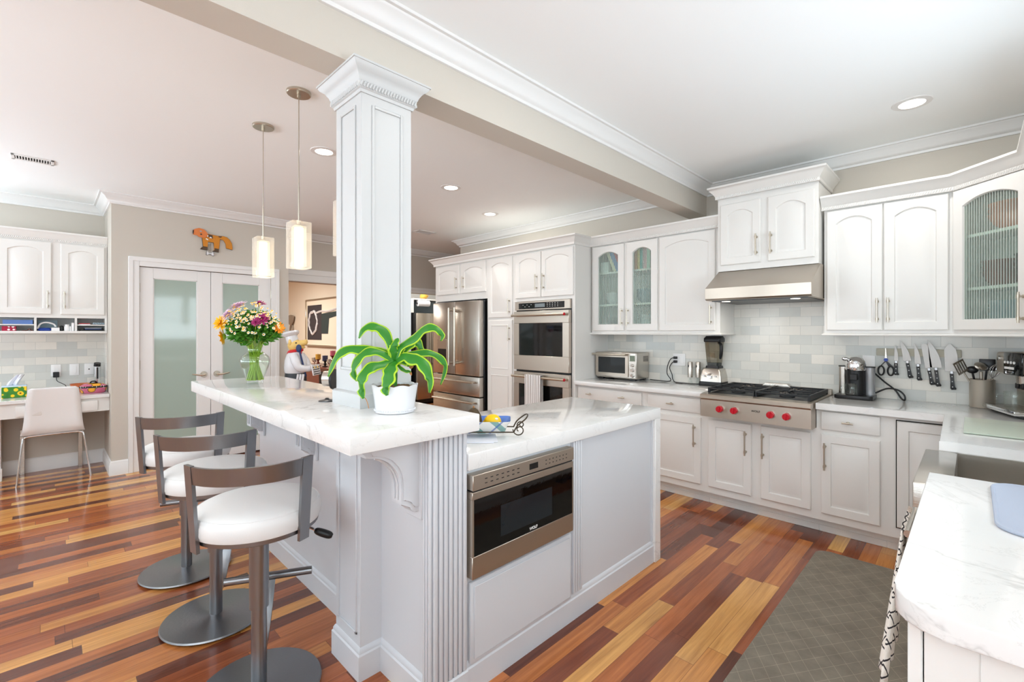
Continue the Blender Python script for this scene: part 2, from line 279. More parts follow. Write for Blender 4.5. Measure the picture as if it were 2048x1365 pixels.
# ---------------------------------------------------------------- mesh helpers
WM = {}
def empty(name, loc=(0, 0, 0), rz=0.0):
    o = bpy.data.objects.new(name, None); o.empty_display_size = 0.1; o.location = loc; o.rotation_euler = (0, 0, rz); COL.objects.link(o)
    WM[o] = Matrix.Translation(loc) @ Matrix.Rotation(rz, 4, 'Z'); return o
def tag(o, label=None, cat=None, group=None, kind=None):
    if label: o['label'] = label
    if cat: o['category'] = cat
    if group: o['group'] = group
    if kind: o['kind'] = kind
    return o
def thing(name, label, cat, loc=(0, 0, 0), rz=0.0, group=None):
    return tag(empty(name, loc, rz), label, cat, group)
class MB:
    def __init__(s): s.bm = bmesh.new(); s.mi = 0
    def _fin(s):
        for f in s.bm.faces:
            if not f.tag: f.material_index = s.mi; f.tag = True
    def m(s, i): s._fin(); s.mi = i; return s
    def box(s, x0, x1, y0, y1, z0, z1, b=0.0, seg=1, xf=None):
        r = bmesh.ops.create_cube(s.bm, size=1.0); vs = r['verts']
        for v in vs: v.co = Vector((x0 + (v.co.x + .5) * (x1 - x0), y0 + (v.co.y + .5) * (y1 - y0), z0 + (v.co.z + .5) * (z1 - z0)))
        if xf:
            for v in vs: v.co = xf @ v.co
        if b > 0:
            es = list({e for v in vs for e in v.link_edges}); bmesh.ops.bevel(s.bm, geom=es, offset=b, segments=seg, affect='EDGES', profile=0.5)
        return s
    def ring(s, c, ax, r, n, up=None):
        ax = Vector(ax).normalized(); u = Vector(up) if up else (Vector((0, 0, 1)) if abs(ax.z) < 0.9 else Vector((1, 0, 0)))
        a = ax.cross(u).normalized(); b = a.cross(ax) * -1
        return [s.bm.verts.new(Vector(c) + a * math.cos(2 * math.pi * i / n) * r + b * math.sin(2 * math.pi * i / n) * r) for i in range(n)]
    def bridge(s, A, B, closed=True):
        n = len(A)
        for i in range(n if closed else n - 1):
            try: s.bm.faces.new((A[i], A[(i + 1) % n], B[(i + 1) % n], B[i]))
            except ValueError: pass
    def cap(s, A):
        try: s.bm.faces.new(A)
        except ValueError: pass
    def cyl(s, p0, p1, r0, r1=None, n=16, caps=True):
        r1 = r0 if r1 is None else r1; p0 = Vector(p0); p1 = Vector(p1); ax = p1 - p0
        A = s.ring(p0, ax, r0, n); B = s.ring(p1, ax, r1, n); s.bridge(A, B)
        if caps: s.cap(A[::-1]); s.cap(B)
        return s
    def tube(s, pts, r, n=8, closed=False):
        P = [Vector(p) for p in pts]; k = len(P); rings = []
        t0 = (P[1] - P[0]).normalized(); up = Vector((0, 0, 1)) if abs(t0.z) < 0.9 else Vector((1, 0, 0)); a = t0.cross(up).normalized()
        for i in range(k):
            if closed: t = (P[(i + 1) % k] - P[i - 1]).normalized()
            else: t = (P[min(i + 1, k - 1)] - P[max(i - 1, 0)]).normalized()
            a = (a - t * a.dot(t)).normalized(); b = t.cross(a); rr = r[i] if isinstance(r, (list, tuple)) else r
            rings.append([s.bm.verts.new(P[i] + a * math.cos(2 * math.pi * j / n) * rr + b * math.sin(2 * math.pi * j / n) * rr) for j in range(n)])
        for i in range(k - 1): s.bridge(rings[i], rings[i + 1])
        if closed: s.bridge(rings[-1], rings[0])
        else: s.cap(rings[0][::-1]); s.cap(rings[-1])
        return s
    def lathe(s, prof, c=(0, 0, 0), n=32, sx=1.0, sy=1.0, close=True):
        c = Vector(c); rings = []
        for r, z in prof:
            r = max(r, 1e-4); rings.append([s.bm.verts.new(c + Vector((math.cos(2 * math.pi * i / n) * r * sx, math.sin(2 * math.pi * i / n) * r * sy, z))) for i in range(n)])
        for A, B in zip(rings, rings[1:]): s.bridge(A, B)
        if close: s.cap(rings[0][::-1]); s.cap(rings[-1])
        return s
    def sph(s, c, r, n=16, sc=(1, 1, 1), rot=None):
        q = bmesh.ops.create_uvsphere(s.bm, u_segments=n, v_segments=max(6, n // 2), radius=r); M = rot if rot else Matrix.Identity(3)
        for v in q['verts']: v.co = Vector(c) + M @ Vector((v.co.x * sc[0], v.co.y * sc[1], v.co.z * sc[2]))
        return s
    def prism(s, pts, d, xf=None, b=0.0):
        """pts: closed 2-D outline in local XZ, extruded along local +Y by d; xf places it"""
        A = [s.bm.verts.new((p[0], 0, p[1])) for p in pts]; B = [s.bm.verts.new((p[0], d, p[1])) for p in pts]
        s.bridge(A, B); f1 = s.bm.faces.new(A[::-1]); f2 = s.bm.faces.new(B)
        if xf:
            for v in A + B: v.co = xf @ v.co
        if b > 0: bmesh.ops.bevel(s.bm, geom=list(set(f1.edges) | set(f2.edges)), offset=b, segments=2, affect='EDGES', profile=0.5)
        return s
    def slab(s, pts, z0, z1, b=0.0):
        A = [s.bm.verts.new((p[0], p[1], z0)) for p in pts]; B = [s.bm.verts.new((p[0], p[1], z1)) for p in pts]
        s.bridge(A, B); f1 = s.bm.faces.new(A[::-1]); f2 = s.bm.faces.new(B)
        if b > 0: bmesh.ops.bevel(s.bm, geom=list(f2.edges) + list(f1.edges), offset=b, segments=2, affect='EDGES', profile=0.5)
        return s
    def sweep(s, path, prof, closed=False, z=0.0):
        """path: 2-D points; prof: (out, up) with 'out' on the right-hand side of the path; mitred corners"""
        P = [Vector(p) for p in path]; k = len(P); rows = []
        for i in range(k):
            d1 = (P[i] - P[i - 1]).normalized() if (i > 0 or closed) else None; d2 = (P[(i + 1) % k] - P[i]).normalized() if (i < k - 1 or closed) else None
            d1 = d1 or d2; d2 = d2 or d1
            n1 = Vector((d1.y, -d1.x)); n2 = Vector((d2.y, -d2.x)); mm = (n1 + n2).normalized(); sc = 1 / max(0.3, mm.dot(n1))
            rows.append([s.bm.verts.new((P[i].x + mm.x * sc * o, P[i].y + mm.y * sc * o, z + h)) for o, h in prof])
        for i in range(k if closed else k - 1): s.bridge(rows[i], rows[(i + 1) % k], True)
        if not closed: s.cap(rows[0]); s.cap(rows[-1][::-1])
        return s
    def build(s, name, mats, parent=None, local=False, xf=None, smooth=38, **kw):
        s._fin(); bm = s.bm
        if xf: bmesh.ops.transform(bm, matrix=xf, verts=bm.verts)
        if parent is not None and not local: bmesh.ops.transform(bm, matrix=WM[parent].inverted(), verts=bm.verts)
        bmesh.ops.recalc_face_normals(bm, faces=bm.faces)
        for f in bm.faces: f.smooth = True
        lim = R(smooth)
        for e in bm.edges:
            if len(e.link_faces) == 2 and e.calc_face_angle(3) > lim: e.smooth = False
        me = bpy.data.meshes.new(name); bm.to_mesh(me); bm.free()
        for mt in (mats if isinstance(mats, (list, tuple)) else [mats]): me.materials.append(mt)
        o = bpy.data.objects.new(name, me); COL.objects.link(o)
        if parent is not None: o.parent = parent; WM[o] = WM[parent].copy()
        else: WM[o] = Matrix.Identity(4)
        return tag(o, **kw) if kw else o
def struct(o, label=None): o['kind'] = 'structure'; (label and o.__setitem__('label', label)); return o
def copy_tree(o, parent=None, **kw):
    c = o.copy(); COL.objects.link(c); c.parent = parent
    for ch in list(o.children): copy_tree(ch, c)
    return c
def bez(pts, n=24):
    """Catmull-Rom through pts"""
    P = [Vector(p) for p in pts]; out = []; k = len(P) - 1
    for i in range(n + 1):
        t = i / n * k; j = min(int(t), k - 1); u = t - j; p0, p1, p2, p3 = P[max(j - 1, 0)], P[j], P[j + 1], P[min(j + 2, k)]
        out.append(0.5 * ((2 * p1) + (p2 - p0) * u + (2 * p0 - 5 * p1 + 4 * p2 - p3) * u * u + (3 * p1 - p0 - 3 * p2 + p3) * u ** 3))
    return out
def text_mesh(name, body, size, mat_, parent, M, depth=0.0008, local=True):
    cu = bpy.data.curves.new('t', 'FONT'); cu.body = body; cu.size = size; cu.extrude = depth; cu.align_x = 'CENTER'; cu.align_y = 'CENTER'
    to = bpy.data.objects.new('t', cu); COL.objects.link(to); dg = bpy.context.evaluated_depsgraph_get(); me = bpy.data.meshes.new_from_object(to.evaluated_get(dg))
    bpy.data.objects.remove(to); me.name = name; me.transform(M); me.materials.clear(); me.materials.append(mat_)
    o = bpy.data.objects.new(name, me); COL.objects.link(o); o.parent = parent; WM[o] = WM[parent].copy(); return o
def face_m(x, y, z, rz=0.0):
    """matrix that stands text/panels up: local X along the face, local Y up; the face looks to local -Y world (rz=0)"""
    return Matrix.Translation((x, y, z)) @ Matrix.Rotation(rz, 4, 'Z') @ Matrix.Rotation(R(90), 4, 'X')

# ================================================================ THE SETTING
CZ = 2.743
b = MB(); b.box(-12, 3.1, -4.1, 8.2, -0.08, 0); struct(b.build('floor', floor_m), 'glossy floor of mixed dark and honey hardwood strips')
b = MB(); b.box(-12, 3.1, -4.1, 8.2, CZ, CZ + 0.1); struct(b.build('ceiling', ceil_m), 'smooth white ceiling')
b = MB(); b.box(-5.37, 0.68, 4.32, 4.44, 0, CZ); b.box(-5.37, -5.25, 4.44, 8.2, 0, CZ); struct(b.build('wall_back', wall_m), 'beige wall behind the range and fridge cabinets')
SW = (1.45, 2.95, 1.12, 2.30)   # sink window opening: y0 y1 z0 z1
b = MB(); b.box(0.56, 0.68, 0.8, SW[0], 0, CZ); b.box(0.56, 0.68, SW[1], 4.32, 0, CZ); b.box(0.56, 0.68, SW[0], SW[1], 0, SW[2]); b.box(0.56, 0.68, SW[0], SW[1], SW[3], CZ)
b.box(0.68, 3.1, 0.8, 0.92, 0, CZ); struct(b.build('wall_right', wall_m), 'beige wall with the sink window')
b = MB(); b.box(3.0, 3.1, -4.1, 0.8, 0, 0.25); b.box(3.0, 3.1, -4.1, 0.8, 2.45, CZ); b.box(3.0, 3.1, -4.1, -2.8, 0.25, 2.45); b.box(3.0, 3.1, -0.4, 0.8, 0.25, 2.45); struct(b.build('wall_east', wall_m))
b = MB()
xs = [-6.8, -6.2, -4.4, -3.9, -2.1, -1.8, 0.0, 0.5, 2.3, 3.1]
for i in range(0, 9, 2): b.box(xs[i], xs[i + 1], -4.1, -3.98, 0, CZ)
for i in (1, 3, 5, 7): b.box(xs[i], xs[i + 1], -4.1, -3.98, 0, 0.5); b.box(xs[i], xs[i + 1], -4.1, -3.98, 2.5, CZ)
struct(b.build('wall_rear', wall_m))
b = MB(); b.box(-6.78, -6.66, -1.0, 0.445, 0, CZ); b.box(-6.78, -6.66, -4.1, -3.4, 0, CZ); b.box(-6.78, -6.66, -3.4, -1.0, 0, .5); b.box(-6.78, -6.66, -3.4, -1.0, 2.4, CZ); struct(b.build('wall_left', wall_m), 'beige wall behind the desk')
b = MB(); b.box(-6.66, -5.93, 0.445, 0.545, 0, CZ); b.box(-6.03, -5.93, 0.545, 0.66, 0, CZ); b.box(-6.03, -5.93, 1.888, 2.09, 0, CZ); b.box(-6.03, -5.93, 0.66, 1.888, 2.06, CZ); b.box(-6.66, -6.03, 1.99, 2.09, 0, CZ); b.box(-6.7, -6.6, 0.545, 1.99, 0, CZ)
struct(b.build('wall_pantry', wall_m), 'beige wall around the pantry doors')
b = MB(); b.box(-6.62, -6.5, 2.09, 2.16, 0, CZ); b.box(-6.62, -6.5, 2.16, 3.75, 2.08, CZ); b.box(-6.62, -6.5, 3.75, 4.15, 0, CZ); b.box(-6.62, -6.5, 4.15, 5.05, 2.035, CZ); b.box(-6.62, -6.5, 5.05, 8.2, 0, CZ)
struct(b.build('wall_hall', wall_m), 'beige wall with the dining room opening')
b = MB(); b.box(-12, -6.62, 3.9, 4.02, 0, CZ); b.box(-12, -11.9, -1, 3.9, 0, CZ); b.box(-12, -6.78, -1.1, -1, 0, CZ); struct(b.build('wall_dining', dining_m), 'cream dining room wall')
b = MB(); b.box(-8.5, -8.4, 4.02, 8.2, 0, CZ); b.box(-8.4, -6.62, 6.1, 6.2, 0, CZ); struct(b.build('wall_utility', trim_w), 'white wall of the room past the fridge')
b = MB(); b.box(-8.5, -5.25, 8.1, 8.2, 0, CZ); struct(b.build('wall_far', wall_m))
b = MB(); b.box(-1.91, -1.75, -4.0, 4.32, 2.472, CZ); struct(b.build('ceiling_beam', wall_m), 'long beige beam crossing the ceiling above the column')

CR = [(0, -.095), (.013, -.095), (.016, -.08), (.024, -.076), (.036, -.06), (.05, -.036), (.07, -.022), (.076, -.012), (.092, -.012), (.094, 0), (0, 0)]
for i, (path, l) in enumerate([([(-1.75, -3.98), (-1.75, 4.32), (0.56, 4.32), (0.56, 0.9)], 'white crown moulding along the beam and range wall'),
                         ([(-5.37, 8.1), (-5.37, 4.32), (-1.91, 4.32)], 'white crown moulding over the fridge cabinets'),
                         ([(-6.66, -3.98), (-6.66, .445), (-5.93, .445), (-5.93, 2.09), (-6.5, 2.09), (-6.5, 8.1)], 'white crown moulding above the desk and pantry')]):
    b = MB(); b.sweep(path, CR, z=CZ); struct(b.build('trim_%d' % (i + 1), trim_w), l)
BB = [(0, 0), (.017, 0), (.017, .105), (.012, .112), (.012, .122), (.006, .136), (0, .14)]
b = MB(); b.sweep([(-6.66, -.30), (-6.66, .445), (-5.93, .445), (-5.93, .571)], BB); struct(b.build('baseboard_left', trim_w))
b = MB(); b.sweep([(-5.93, 1.985), (-5.93, 2.09), (-6.5, 2.09), (-6.5, 2.1)], BB); struct(b.build('baseboard_pantry', trim_w))
def casing(name, x, y0, y1, z, w, hw, label):
    b = MB()
    for a, c in ((y0 - w, y0), (y1, y1 + w)):
        b.box(x, x + .018, a, c, 0, z + hw - .0004, .003); b.box(x + .016, x + .026, a + (0 if a < y0 else w * .55), a + (w * .45 if a < y0 else w), 0, z + hw, .003)
    b.box(x, x + .018, y0, y1, z, z + hw, .003); b.box(x + .016, x + .0272, y0 - w + .001, y1 + w - .001, z + hw * .55, z + hw + .0008, .003)
    return struct(b.build(name, trim_w), label)
casing('trim_4', -5.93, .658, 1.890, 2.06, .087, .09, 'white casing around the pantry doors')
casing('trim_5', -6.5, 2.20, 3.72, 2.085, .09, .17, 'white casing over the dining room opening')
casing('trim_6', -6.5, 4.16, 5.04, 2.035, .085, .085, 'white casing of the doorway past the fridge')
b = MB(); b.box(-2.81, 0.56, 4.308, 4.32, .913, 2.0); struct(b.build('trim_7', tile_m), 'marble subway tile backsplash along the range wall')
b = MB(); b.box(-6.66, -6.648, -.6, .445, .77, 1.40); b.box(-6.648, -6.4, .437, .445, .77, 1.40); struct(b.build('trim_8', tile_d), 'marble tile backsplash above the desk')

# pantry double doors with frosted panes
for i, (y0, y1, g0, g1, hy, hs) in enumerate(((.661, 1.274, .772, 1.151, 1.212, -1), (1.278, 1.888, 1.386, 1.764, 1.334, 1))):
    d = struct(empty('door_%d' % (i + 1), (-5.955, (y0 + y1) / 2, 0.012)), ('left' if i == 0 else 'right') + ' white pantry door with a tall frosted pane')
    b = MB(); X0, X1 = -5.975, -5.94
    b.box(X0, X1, y0, g0, .012, 2.055, .002); b.box(X0, X1, g1, y1, .012, 2.055, .002); b.box(X0, X1, g0, g1, 1.948, 2.055); b.box(X0, X1, g0, g1, .012, .18)
    for a in ((g0, g0 + .008, .18, 1.948), (g1 - .008, g1, .18, 1.948), (g0, g1, .18, .188), (g0, g1, 1.94, 1.948)): b.box(X0 + .008, X1 - .006, *a)
    b.build('frame', trim_w, d)
    b = MB(); b.box(-5.962, -5.953, g0 + .004, g1 - .004, .184, 1.944); b.build('glass_pane', frost, d)
    b = MB(); b.cyl((-5.94, hy, .936), (-5.925, hy, .936), .034, .03, 24); b.cyl((-5.925, hy, .936), (-5.895, hy, .936), .012, .012)
    b.tube(bez([(-5.895, hy - hs * .005, .936), (-5.89, hy + hs * .03, .932), (-5.89, hy + hs * .07, .938), (-5.892, hy + hs * .115, .947)], 10), [.011, .011, .0105, .01, .0095, .009, .0085, .008, .007, .006, .004], 8)
    b.build('lever_handle', nickel, d)
    hy2 = .659 if i == 0 else 1.889
    for hz in (1.80, 1.02, .28):
        b = MB(); b.cyl((-5.934, hy2, hz), (-5.934, hy2, hz + .09), .007, .007, 10); b.build('hinge', nickel, d)

# sink window (seen mirrored in the pantry glass) and unseen windows added behind the camera for fill light
def window(i, face, a0, a1, z0, z1, axis):
    w = struct(empty('window_%d' % i, (face, (a0 + a1) / 2, z0) if axis == 'y' else ((a0 + a1) / 2, face, z0)))
    b = MB(); f = .07
    def bx(p0, p1, q0, q1, d0=-.02, d1=.05):
        if axis == 'y': b.box(face + d0, face + d1, p0, p1, q0, q1)
        else: b.box(p0, p1, face - d1, face - d0, q0, q1)
    bx(a0 - f, a0, z0 - f, z1 + f); bx(a1, a1 + f, z0 - f, z1 + f); bx(a0, a1, z0 - f, z0); bx(a0, a1, z1, z1 + f); mid = (a0 + a1) / 2; bx(mid - .05, mid + .05, z0, z1, 0, .04)
    b.build('window_frame', trim_w, w)
    b = MB()
    zz = z0 + .06
    while zz < z1 - .03:
        bx(a0, a1, zz, zz + .012, .0, .035); zz += .085
    b.build('shutter_slats', trim_w, w)
window(1, 0.56, SW[0], SW[1], SW[2], SW[3], 'y')
for i, (a, c) in enumerate(((-6.2, -4.4), (-3.9, -2.1), (-1.8, 0.0), (.5, 2.3))): window(2 + i, -4.0, a, c, .5, 2.5, 'x')
window(6, 3.0, -2.8, -.4, .25, 2.45, 'y')  # unseen east window, added for fill light

# column standing on the bar
cx, cy, hx, hy_ = -1.86, 1.012, .115, .117
col = struct(empty('column', (cx, cy, 1.09)), 'white panelled square column standing on the bar')
b = MB(); b.box(cx - hx, cx + hx, cy - hy_, cy + hy_, 1.14, 2.40, .002)
def frame_on(b, face, u0, u1, z0, z1, w=.012, d=.006):
    """picture-frame moulding on one face of the column"""
    for (p0, p1, q0, q1) in ((u0, u0 + w, z0, z1), (u1 - w, u1, z0, z1), (u0 + w, u1 - w, z0, z0 + w), (u0 + w, u1 - w, z1 - w, z1)):
        if face == '-y': b.box(p0, p1, cy - hy_ - d, cy - hy_, q0, q1, .002)
        if face == '+y': b.box(p0, p1, cy + hy_, cy + hy_ + d, q0, q1, .002)
        if face == '+x': b.box(cx + hx, cx + hx + d, p0, p1, q0, q1, .002)
        if face == '-x': b.box(cx - hx - d, cx - hx, p0, p1, q0, q1, .002)
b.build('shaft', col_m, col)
b = MB()
for fc, c0, h in (('-y', cx, hx), ('+y', cx, hx), ('+x', cy, hy_), ('-x', cy, hy_)): frame_on(b, fc, c0 - h + .045, c0 + h - .045, 1.24, 2.33)
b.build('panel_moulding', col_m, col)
sq = [(cx - hx, cy - hy_), (cx - hx, cy + hy_), (cx + hx, cy + hy_), (cx + hx, cy - hy_)][::-1]
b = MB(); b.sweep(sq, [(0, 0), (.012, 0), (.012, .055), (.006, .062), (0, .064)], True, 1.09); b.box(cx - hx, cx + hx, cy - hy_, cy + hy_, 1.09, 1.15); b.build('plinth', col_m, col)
sq2 = sq
CAP = [(0, -.105), (.006, -.105), (.009, -.094), (.016, -.09), (.016, -.066), (.02, -.062), (.024, -.05), (.036, -.032), (.052, -.02), (.058, -.008), (.062, -.008), (.062, 0), (0, 0)]
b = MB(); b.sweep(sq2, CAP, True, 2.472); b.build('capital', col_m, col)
b = MB()
for s_ in range(4):
    p, q = Vector(sq[s_]), Vector(sq[(s_ + 1) % 4]); d = (q - p).normalized(); n = Vector((d.y, -d.x)); L = (q - p).length + .03; k = 20
    for j in range(k):
        c = p - d * .015 + d * (L * (j + .5) / k) + n * .018; b.cyl((c.x - d.x * .004, c.y - d.y * .004, 2.472 - .088), (c.x + d.x * .004, c.y + d.y * .004, 2.472 - .068), .0045, .0045, 6)
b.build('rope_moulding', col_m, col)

# ceiling fittings
def downlight(x, y, label, watts=8):
    t = thing('recessed_light', label, 'ceiling light', (x, y, CZ), group='recessed ceiling lights')
    b = MB(); b.lathe([(.062, -.001), (.062, -.006), (.092, -.004), (.095, 0), (.062, 0)], (x, y, CZ), 40, close=False); b.build('trim_ring', trim_w, t)
    b = MB(); b.cyl((x, y, CZ - .0035), (x, y, CZ - .0005), .064, .064, 40); b.build('lens', bulb_m, t)
    lamp('downlight_or_fill_lamp', 'AREA', (x, y, CZ - .02), watts, (1, .965, .91), size=.12, shape='DISK')
for x, y, l in ((-3.421, 1.457, 'lit recessed ceiling light beside the column, left of it'), (-3.436, 2.652, 'lit recessed ceiling light in the middle of the three beyond the beam'),
                (-3.893, 3.561, 'lit recessed ceiling light nearest the fridge cabinets'), (-.251, 3.58, 'lit recessed ceiling light above the range side, right of the beam')): downlight(x, y, l, 5 if x > -1 else 8)
for x, y in ((-4.6, -1.2), (-2.6, -1.6), (-.3, -1.4), (-.5, 1.2), (-.85, 1.6), (-5.3, 2.9)):
    lamp('downlight_or_fill_lamp', 'AREA', (x, y, CZ - .02), 4.5, (1, .965, .91), size=.12, shape='DISK')  # unseen lamps without fixtures, added as fill
for (x0, x1, y0, y1, l) in ((-5.25, -5.11, -.19, .045, 'white slotted ceiling vent above the desk side'), (-5.32, -5.14, 3.45, 3.72, 'white slotted ceiling vent in front of the fridge')):
    t = thing('ceiling_vent', l, 'vent', ((x0 + x1) / 2, (y0 + y1) / 2, CZ), group='ceiling vents')
    b = MB()
    for a in ((x0, x1, y0, y0 + .02), (x0, x1, y1 - .02, y1), (x0, x0 + .02, y0, y1), (x1 - .02, x1, y0, y1)): b.box(*a, CZ - .008, CZ, .002)
    b.build('frame', trim_w, t)
    b = MB(); k = 13
    for j in range(k):
        yy = y0 + .02 + (y1 - y0 - .04) * (j + .5) / k; b.box(x0 + .02, x1 - .02, yy - .003, yy + .003, CZ - .006, CZ - .001)
    b.build('slats', trim_w, t)
    b = MB(); b.box(x0 + .018, x1 - .018, y0 + .018, y1 - .018, CZ - .0008, CZ - .0002); b.build('duct', gap_m, t)

# pendants over the bar
def pendant(x, y, zt, zb, label):
    t = thing('pendant_lamp', label, 'pendant light', (x, y, CZ), group='glass pendants over the bar')
    h = .052
    b = MB(); b.lathe([(.0, -.016), (.06, -.016), (.064, -.012), (.064, 0)], (x, y, CZ), 32); b.build('canopy', nickel, t)
    b = MB(); b.cyl((x, y, zt + .2), (x, y, CZ - .012), .0028, .0028, 8); b.cyl((x, y, zt), (x, y, zt + .2), .0042, .0042, 8); b.cyl((x, y, zt - .012), (x, y, zt + .012), .011, .011, 12); b.cyl((x, y, CZ - .035), (x, y, CZ - .012), .01, .01, 12); b.build('stem', nickel, t)
    b = MB(); b.box(x - h, x + h, y - h, y + h, zb, zt, .004, 2); b.box(x - h + .022, x + h - .022, y - h + .022, y + h - .022, zb + .01, zt - .022)
    b.build('glass_block', glass_block, t)
    b = MB(); b.cyl((x, y, zb + .015), (x, y, zt - .03), .024, .024, 24); b.build('lit_tube', brass_w, t)
    lamp('pendant_bulb', 'POINT', (x, y, zb - .06), 0.8, (1, .93, .82), size=.04)
for x, l in ((-2.674, 'middle glass block pendant, second from the column'), (-3.277, 'glass block pendant farthest from the column'), (-2.072, 'glass block pendant mostly hidden behind the column')): pendant(x, .997, 2.012, 1.754, l)

# ================================================================ ISLAND AND BAR
isl = thing('kitchen_island', 'grey painted island base with corbels and fluted pilasters under the quartz tops', 'island', (-1.70, 1.8, 0))
BASEP = [(0, 0), (.014, 0), (.014, .1), (.009, .106), (.009, .114), (.003, .126), (0, .128)]
b = MB()
b.box(-3.42, -1.385, 1.02, 1.13, 0, 1.025); b.box(-2.03, -1.385, 1.13, 2.60, 0, .868); b.box(-1.745, -1.385, .985, 1.03, 0, 1.025)
b.build('body', grey_is, isl)
b = MB(); b.box(-1.966, -1.745, .89, 1.03, 0, 1.025, .002)
for a in ((-1.94, -1.928, .17, .98), (-1.783, -1.771, .17, .98)): b.box(a[0], a[1], .884, .891, a[2], a[3], .002)
for a in ((.17, .182), (.968, .98)): b.box(-1.94, -1.771, .884, .891, a[0], a[1], .002)
b.build('post', grey_is, isl)
b = MB(); b.sweep([(-3.42, 1.3), (-3.42, 1.02), (-1.966, 1.02), (-1.966, .89), (-1.745, .89), (-1.745, .985), (-1.43, .985)], BASEP); b.sweep([(-1.385, 1.13), (-1.385, 2.60)], BASEP)
b.sweep([(-1.43, .97), (-1.37, .97), (-1.37, 1.135)], [(0, 0), (.008, 0), (.008, .105), (0, .11)]); b.build('base_moulding', grey_is, isl)
# fluted corner pilaster: a box with proud reeds on both shown faces
b = MB(); b.box(-1.425, -1.380, .976, 1.135, 0, 1.025)
for j in range(7): y = .980 + j * .0224; b.box(-1.383, -1.366, y, y + .0175, .11, 1.025, .004, 2)
for j in range(3): x = -1.421 + j * .0165; b.box(x, x + .0125, .965, .978, .11, 1.025, .004, 2)
b.build('fluted_pilaster', grey_is, isl)
b = MB(); b.box(-1.385, -1.380, 1.795, 1.873, .128, .866)
for j in range(4): y = 1.799 + j * .0185; b.box(-1.382, -1.367, y, y + .0145, .128, .866, .004, 2)
b.build('fluted_pilaster', grey_is, isl)
b = MB(); b.box(-1.39, -1.376, 2.585, 2.60, .128, .866); b.box(-1.39, -1.38, 1.872, 2.6, .845, .867); b.build('edge_strip', grey_is, isl)
b = MB(); b.box(-1.385, -1.368, 1.15, 1.782, .115, .43, .006, 2); b.box(-1.368, -1.364, 1.166, 1.766, .131, .414, .003); b.build('drawer_front', grey_is, isl)
def corbel(x0, x1, yw, xf_name='corbel'):
    """scrolled bracket under the overhang; outline in (distance from wall, height)"""
    P = [(0, 1.025), (.26, 1.025)]
    P += [(.26 - .004, 1.012), (.245, 1.0), (.232, .997), (.222, .988), (.22, .975)]
    for j in range(0, 11):
        a = R(90 + j * 9); P.append((.215 + .13 * math.cos(a) - .0, .835 + .135 * math.sin(a)))
    P = P[:7] + [(.215 - .13 * math.sin(R(k * 9)), .838 + .135 * math.cos(R(k * 9))) for k in range(0, 11)]
    P += [(.085, .80), (.085, .783), (.062, .778), (.052, .766), (.04, .757), (.036, .747), (0, .742)]
    b = MB(); M = Matrix(((0, 1, 0, x0), (-1, 0, 0, yw), (0, 0, 1, 0), (0, 0, 0, 1)))   # local x -> -Y, local y -> +X
    b.prism(P, x1 - x0, M, .003)
    Q = [(p[0] * .9, 1.025 - (1.025 - p[1]) * .93) for p in P]
    b.prism(Q, x1 - x0 + .012, Matrix.Translation((-.006, 0, 0)) @ M, .002)
    b.box(x0 - .02, x1 + .02, yw - .014, yw, .715, 1.025, .003)
    for j in range(2):
        xx = x0 + (x1 - x0) * (.33 + .34 * j); pts = [(xx, yw - .087 - .13 * (1 - math.sin(R(k * 9))), .836 + .135 * math.cos(R(k * 9))) for k in range(2, 11)] + [(xx, yw - .088, .80)]
        b.tube(pts, .005, 6)
    return b.build(xf_name, grey_is, isl)
corbel(-1.50, -1.435, .972); corbel(-2.56, -2.48, 1.02); corbel(-3.40, -3.32, 1.02)

bc = MB(); bc.slab([(-3.478, .642), (-1.322, .642), (-1.322, 1.155), (-3.478, 1.155)], 1.025, 1.09, .004)
tag(bc.build('bar_countertop', quartz_m), 'raised white quartz bar top with grey veins, around the column', 'countertop')
lc = MB(); lc.slab([(-2.045, 1.135), (-1.36, 1.135), (-1.36, 2.664), (-2.045, 2.664)], .868, .932, .004); lc.box(-2.045, -1.36, 2.60, 2.664, 0, .87, .003)
tag(lc.build('island_countertop', quartz_m), 'lower white quartz island top folding down to the floor at its end', 'countertop')

# microwave drawer
mw = thing('microwave_drawer', 'stainless microwave drawer set into the island end', 'microwave', (-1.36, 1.45, .45))
y0, y1 = 1.140, 1.766; X = -1.345
b = MB(); b.box(-1.384, X - .003, y0 + .006, y1 - .006, .458, .845); b.build('case', dark_st, mw)
b = MB(); b.box(-1.384, X + .004, y0, y1, .793, .852, .002); b.build('control_panel', steel_h, mw)
b = MB(); b.box(-1.384, X, y0, y1, .757, .786, .002); b.box(-1.384, X, y0, y1, .454, .54, .002); b.box(-1.384, X, y0, y0 + .008, .54, .757); b.box(-1.384, X, y1 - .008, y1, .54, .757); b.build('door_frame', steel_h, mw)
b = MB(); b.box(X - .008, X - .001, y0 + .008, y1 - .008, .54, .757); gl = b.build('door_glass', blackgl, mw)
b = MB(); b.box(X - .0012, X - .0004, y0 + .15, y0 + .47, .575, .70); b.build('window', pm('microwave_window', (30, 35, 39), 0.12), gl)
b = MB(); b.box(X + .0038, X + .0046, y0 + .315, y0 + .37, .809, .834); b.build('display', blackgl, mw)
b = MB()
for row in range(2):
    for j in range(7): b.box(X + .0038, X + .0046, y0 + .06 + j * .03, y0 + .073 + j * .03, .811 + row * .017, .8145 + row * .017)
    for j in range(7): b.box(X + .0038, X + .0046, y0 + .42 + j * .024, y0 + .428 + j * .024, .811 + row * .017, .8145 + row * .017)
b.build('touch_key_marks', dark_st, mw)
text_mesh('logo', 'WOLF', .018, white_pl, mw, WM[mw].inverted() @ face_m(X + .0004, y0 + .345, .553, R(90)))

